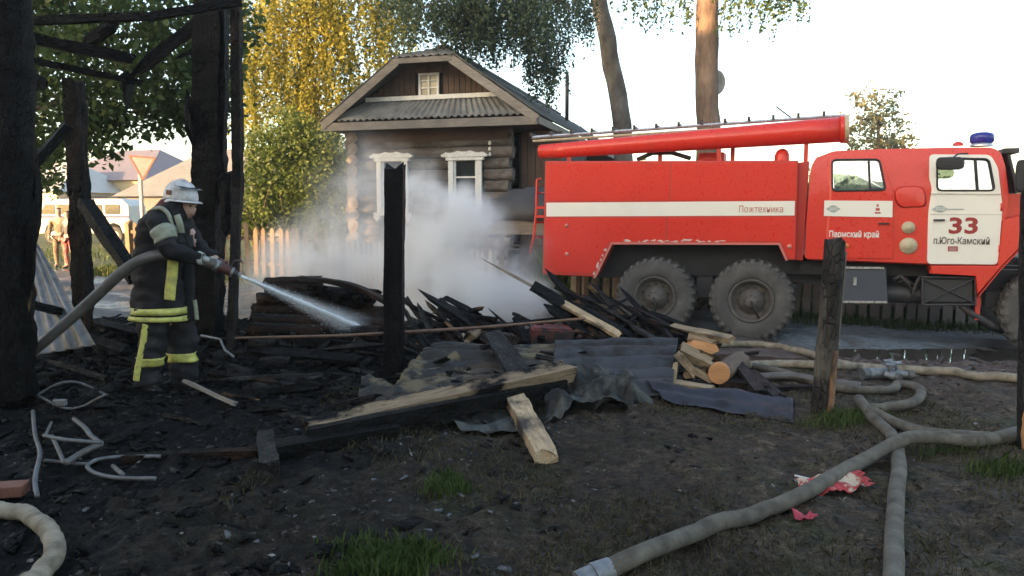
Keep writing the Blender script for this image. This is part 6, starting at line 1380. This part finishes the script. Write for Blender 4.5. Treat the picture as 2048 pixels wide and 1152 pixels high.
for sy in (-1,1):
    m=MB(); m.lathe([(.001,-.010),(.007,-.006),(.009,.0),(.007,.006),(.001,.010)],10,Mh@Matrix.Translation((.082,sy*.028,.010)),axis='x'); m.obj('eye',DRK,face,smooth=True)
m=MB(); m.box((.082,-.022,-.062),(.094,.022,-.055),Mh); m.obj('mouth',flat('lips',(.25,.09,.08),.5),face,bevel=.003)
m=MB(); m.lathe([(.008,0),(.020,.004),(.016,.010),(.001,.012)],12,Mh@Matrix.Translation((.0,-.072,-.005))@Matrix.Scale(1.5,4,(0,0,1)),axis='y'); m.obj('ear',SKN,face,smooth=True)
Mq=Matrix.Translation(X(362,389,0)-org)@Matrix.Rotation(R(6),4,'Y')@Matrix.Rotation(R(-25),4,'Z')
rows=[]
for i in range(13):
    t=i/12; ph=t*math.pi*.5; rr=math.sin(ph)**.8; zz=math.cos(ph)**1.1*.155
    rows.append([Vector((.158*rr*math.cos(a),.128*rr*math.sin(a),zz-.03)) for a in [2*math.pi*j/28 for j in range(28)]])
rows.append([Vector((.154*math.cos(a),.126*math.sin(a),-.055)) for a in [2*math.pi*j/28 for j in range(28)]])
m=MB(); m.rings(rows,cap=False,M=Mq); hel=m.obj('helmet',HLM,ff,smooth=True,solid=.006)
rows=[]
for (k,dz) in ((1,0),(1.12,-.006),(1.17,-.012),(1.17,-.018)):
    rows.append([Vector(((.155*k+(.025*(k-1)*8 if math.cos(a)>0 else 0)*math.cos(a))*math.cos(a),.127*k*math.sin(a),-.045+dz-(.02*(k-1)*4 if math.cos(a)<0 else 0))) for a in [2*math.pi*j/28 for j in range(28)]])
m=MB(); m.rings(rows,cap=False,M=Mq); m.obj('helmet_rim',HLM,hel,smooth=True,solid=.005)
m=MB(); rows=[]
for i in range(9):
    t=i/8; rows.append([Mq@Vector((.11+.08*t-.02*t*t,0,.075-.02*t))+Mq.to_3x3()@Vector((-.04*abs(s)**2*1.3,.135*s,.0)) for s in [-1+2*j/12 for j in range(13)]])
m.rings(rows,cap=False,closed=False); m.obj('raised_visor',VIS,hel,smooth=True,solid=.003)
m=MB(); m.tube([Mq@Vector((-.15+.3*i/12,0,.135*math.sin(math.pi*i/12)**.6-.005)) for i in range(13)],.012,8); m.obj('helmet_ridge',HLM,hel,smooth=True)
m=MB(); m.box((-.03,-.137,-.01),(.03,-.125,.03),Mq); m.obj('helmet_badge',flat('badge_dark_red',(.12,.02,.02),.5),hel,bevel=.004)
# his hose and nozzle (held things)
hf,_=hose([(-45,790,6.1),(0,748,6.2),(80,690,6.25),(165,617,6.3),(240,548,6.33),(290,517,6.36),(335,509,6.42),(370,512,6.48),(405,521,6.50),(440,533,6.56)],.052,HOD,'dark wet hose passing under the firefighter arm to the nozzle',n=16)
nz0=X(432,531,-.11); nz1=X(480,551,-.06); noz=empty('nozzle',nz0,0,'dark red branch nozzle held at the end of the dark wet hose','nozzle')
dn=(nz1-nz0)
def nt_(t0,t1,r0,r1,nm,mat): m=MB(); m.tube([dn*t0,dn*(t0+t1)/2,dn*t1],[r0,(r0+r1)/2,r1],16); return m.obj(nm,mat,noz,smooth=True,bevel=.003)
nt_(-.1,.12,.056,.056,'coupling',GAL); nt_(.12,.62,.050,.040,'barrel',flat('dark_red_rubber',(.07,.022,.018),.6)); nt_(.62,.72,.046,.046,'valve_ring',GAL); nt_(.72,.92,.034,.024,'tip',STD); nt_(.92,1.0,.030,.028,'tip_ring',GAL)
m=MB(); a=dn*.66; m.tube([a,a+Vector((.0,0,.06)),a+Vector((.03,0,.10)),a+Vector((.09,0,.10))],.010,6); m.obj('lever',STD,noz,smooth=True)
# bystanders
def person(px,py_feet,D,hgt,face,label,jc,tc,hairc,walk=.1,armb=.1,seed=0,hat=None):
    g=W(px,py_feet,D); g.z=H(g.x,g.y); k=hgt/1.75
    def B(x,y,z): return Vector((x*k,y*k,z*k))
    w=walk
    nodes=[(B(0,0,.95),.15*k,.11*k),(B(0,0,1.15),.14*k,.10*k),(B(0,0,1.36),.17*k,.11*k),(B(0,0,1.50),.055*k,.055*k),(B(0,-.015,1.62),.085*k,.095*k),(B(0,-.01,1.70),.07*k,.075*k),
     (B(-.10,0,.86),.085*k,.09*k),(B(-.12,-w,.48),.062*k,.065*k),(B(-.12,w*.2,.09),.045*k,.05*k),(B(-.13,-.13,.04),.04*k,.03*k),
     (B(.10,0,.86),.085*k,.09*k),(B(.12,w,.48),.062*k,.065*k),(B(.12,w*1.6,.09),.045*k,.05*k),(B(.13,w*1.6-.13,.04),.04*k,.03*k),
     (B(-.20,0,1.40),.06*k,.06*k),(B(-.27,armb*.3,1.14),.048*k,.048*k),(B(-.25,-armb,.90),.036*k,.036*k),(B(-.25,-armb-.02,.82),.036*k,.022*k),
     (B(.20,0,1.40),.06*k,.06*k),(B(.27,armb*.2,1.14),.048*k,.048*k),(B(.26,-armb*.6,.90),.036*k,.036*k),(B(.26,-armb*.6-.02,.82),.036*k,.022*k)]
    ed=[(0,1),(1,2),(2,3),(3,4),(4,5),(0,6),(6,7),(7,8),(8,9),(0,10),(10,11),(11,12),(12,13),(2,14),(14,15),(15,16),(16,17),(2,18),(18,19),(19,20),(20,21)]
    o=skin('person',nodes,ed,SKN,root=0,loc=g); o.rotation_euler=(0,0,face); tag(o,label,'person')
    up_=[0,1,2,14,15,16,18,19,20]; mp={a:i for i,a in enumerate(up_)}
    skin('jacket',[(nodes[i][0],nodes[i][1]*1.16,nodes[i][2]*1.2) for i in up_],[(mp[a],mp[b]) for a,b in ed if a in mp and b in mp],jc,o,0)
    lo_=[0,6,7,8,10,11,12]; mp={a:i for i,a in enumerate(lo_)}
    skin('trousers',[(nodes[i][0],nodes[i][1]*1.14,nodes[i][2]*1.14) for i in lo_],[(mp[a],mp[b]) for a,b in ed if a in mp and b in mp],tc,o,0)
    for i in (8,12):
        a=nodes[i][0]; skin('shoe',[(a+B(0,.03,-.045),.05*k,.045*k),(a+B(0,-.10,-.06),.045*k,.035*k),(a+B(0,-.18,-.065),.035*k,.028*k)],[(0,1),(1,2)],BOT,o,0)
    skin('hair',[(B(0,.02,1.68),.09*k,.095*k),(B(0,.02,1.745),.065*k,.07*k)],[(0,1)],hairc,o,0); return o
CMO=mk('camouflage_cloth',[(.35,(.10,.10,.06)),(.45,(.22,.19,.13)),(.55,(.12,.07,.05)),(.65,(.28,.24,.18))],9,rough=(.8,.9)); RDC=mk('red_grey_cloth',[(.4,(.20,.20,.21)),(.55,(.32,.07,.07))],9,rough=(.8,.9)); DKJ=flat('dark_jacket',(.06,.065,.07),.8); HRB=flat('brown_hair',(.06,.04,.03),.8)
person(124,541,17.6,1.40,R(10),'bystander in brown mottled camouflage clothes standing on the verge left of the thin post',CMO,CMO,HRB,.03,.1)
person(141,543,17.2,1.33,R(-30),'bystander in dark top and red grey trousers, half hidden by the thin post',DKJ,RDC,HRB,.04,.12)
person(222,474,33,1.62,R(178),'man in a dark jacket walking away near the green fence','x' and DKJ,flat('dark_trousers',(.03,.03,.04),.8),HRB,.14,.12)
# ---------------------------------------------------------------- water jet
j0=X(482,552,-.06); j1=W(748,668,8.0); jd=(j1-j0); JL=jd.length
jn=empty('water_jet',j0); jn.rotation_mode='QUATERNION'; jn.rotation_quaternion=jd.to_track_quat('X','Z'); tag(jn,'white water jet spraying from the nozzle onto the smoking log stack','water jet')
WJ=flat('white_water',(.85,.88,.9),.25,var=.03)
m=MB(); n=26; m.tube([(JL*i/n,.006*mnoise.noise(Vector((i*.9,0,0))),-.03*(i/n)**2*0) for i in range(n+1)],[.013+.020*(i/n) for i in range(n+1)],8,jit=.25); core=m.obj('jet_core',WJ,jn,smooth=True)
def drops(n,name,spread,s0,s1,lmax=1.0):
    t=rng.random(n)**.8*lmax; r=spread*(.10+t)*np.abs(rng.normal(size=n))*.5; a=rng.random(n)*6.283; P_=np.stack([t*JL,np.cos(a)*r,np.sin(a)*r-.10*t*t*rng.random(n)],1)
    s=(s0+(s1-s0)*rng.random(n)**2)[:,None]; e=np.array([[1,0,0],[-1,0,0],[0,.3,0],[0,-.3,0],[0,0,.3],[0,0,-.3]]); V=(P_[:,None,:]+e[None]*s[:,:,None]*np.array([3.2,1,1])).reshape(-1,3)
    f=np.array([[0,2,4],[2,1,4],[1,3,4],[3,0,4],[2,0,5],[1,2,5],[3,1,5],[0,3,5]]); o=npmesh(name,V,(f[None]+6*np.arange(n)[:,None,None]).reshape(-1,3),WJ,jn); o['kind']='stuff'; return o
drops(4200,'droplets',.16,.002,.006,1.12)
def volmat(name,build,color=(.93,.95,.97),aniso=.2):
    m=bpy.data.materials.new(name); m.use_nodes=True; nt=m.node_tree; nt.nodes.clear(); out=nd(nt,'OutputMaterial'); pv=nd(nt,'VolumePrincipled'); pv.inputs['Color'].default_value=color+(1,); pv.inputs['Anisotropy'].default_value=aniso
    nt.links.new(build(nt),pv.inputs['Density']); nt.links.new(pv.outputs[0],out.inputs['Volume']); return m
def jetd(nt):
    tc=nd(nt,'TexCoord'); s=nd(nt,'SeparateXYZ'); nt.links.new(tc.outputs['Object'],s.inputs[0]); x=mth(nt,'DIVIDE',s.outputs[0],JL)
    r=mth(nt,'SQRT',mth(nt,'ADD',mth(nt,'MULTIPLY',s.outputs[1],s.outputs[1]),mth(nt,'MULTIPLY',s.outputs[2],s.outputs[2])))
    rr=mth(nt,'ADD',mth(nt,'MULTIPLY',x,.20),.02); q=mth(nt,'SUBTRACT',1,mth(nt,'DIVIDE',r,rr),True); q=mth(nt,'MULTIPLY',q,q)
    n=ramp(nt,nz(nt,coord(nt,(.5,3,3)),5,4),[(.3,.35),(.7,1.3)]); return mth(nt,'MULTIPLY',mth(nt,'MULTIPLY',q,n),mth(nt,'DIVIDE',9.0,mth(nt,'ADD',x,.15)))
m=MB(); m.tube([(JL*i/8,0,0) for i in range(9)],[.03+.21*i/8 for i in range(9)],16); o=m.obj('spray_mist',volmat('spray_mist',jetd,aniso=.5),jn); o['kind']='stuff'
# ---------------------------------------------------------------- smoke
SB_=[((905,590),10.3,(1.15,1.2,.80),4.2),((900,500),10.4,(.95,.9,.75),4.0),((930,425),10.5,(.62,.7,.60),3.2),((840,430),10.6,(.75,.7,.95),1.9),((1010,590),10.4,(.9,.9,.65),2.6),((800,540),10.6,(1.0,1.0,.7),1.7),((1060,520),10.9,(.5,.6,.5),.6),((680,510),11.2,(1.5,1.1,.95),1.1),((590,550),10.8,(1.3,1.0,.65),.9),((730,380),11.2,(1.1,1.0,1.1),.5)]
SO=W(880,600,10.6)
def smoked(nt,blobs,orig,k,thr=.0,ns=1.3):
    v=coord(nt); dist=nd(nt,'TexNoise'); dist.inputs['Scale'].default_value=1.5; dist.inputs['Detail'].default_value=4; nt.links.new(v,dist.inputs['Vector'])
    vm=nd(nt,'VectorMath',operation='SUBTRACT'); nt.links.new(dist.outputs[1],vm.inputs[0]); vm.inputs[1].default_value=(.5,.5,.5); vs=nd(nt,'VectorMath',operation='SCALE'); nt.links.new(vm.outputs[0],vs.inputs[0]); vs.inputs['Scale'].default_value=1.0
    va=nd(nt,'VectorMath',operation='ADD'); nt.links.new(v,va.inputs[0]); nt.links.new(vs.outputs[0],va.inputs[1]); tot=None
    for (px,D,rad,w) in blobs:
        c=W(px[0],px[1],D)-orig; mp=nd(nt,'Mapping'); mp.inputs['Scale'].default_value=tuple(1/q for q in rad); mp.inputs['Location'].default_value=tuple(-c[i]/rad[i] for i in range(3)); nt.links.new(va.outputs[0],mp.inputs[0])
        l=nd(nt,'VectorMath',operation='LENGTH'); nt.links.new(mp.outputs[0],l.inputs[0]); q=mth(nt,'SUBTRACT',1,l.outputs['Value'],True); q=mth(nt,'MULTIPLY',mth(nt,'MULTIPLY',q,q),w); tot=q if tot is None else mth(nt,'ADD',tot,q)
    n=ramp(nt,nz(nt,va.outputs[0],ns*1.6,5,.6),[(.36,.05),(.60,1.7)]); return mth(nt,'MULTIPLY',mth(nt,'MULTIPLY',tot,n),k)
m=MB(); m.box((-4.1,-1.35,-1.05),(2.0,1.6,2.75)); smoke=m.obj('smoke',volmat('white_smoke',lambda nt:smoked(nt,SB_,SO,2.9),(.985,.98,.975),.1),loc=SO); tag(smoke,'white smoke rising from the burnt heap in front of the house','smoke',kind='stuff')
# ---------------------------------------------------------------- thin evening haze
m=MB(); m.box((-80,-22,-1.6),(60,75,16)); hz=m.obj('haze',volmat('thin_haze',lambda nt:mth(nt,'ADD',.0010,0.0),(.97,.97,.97),.3)); tag(hz,kind='stuff')
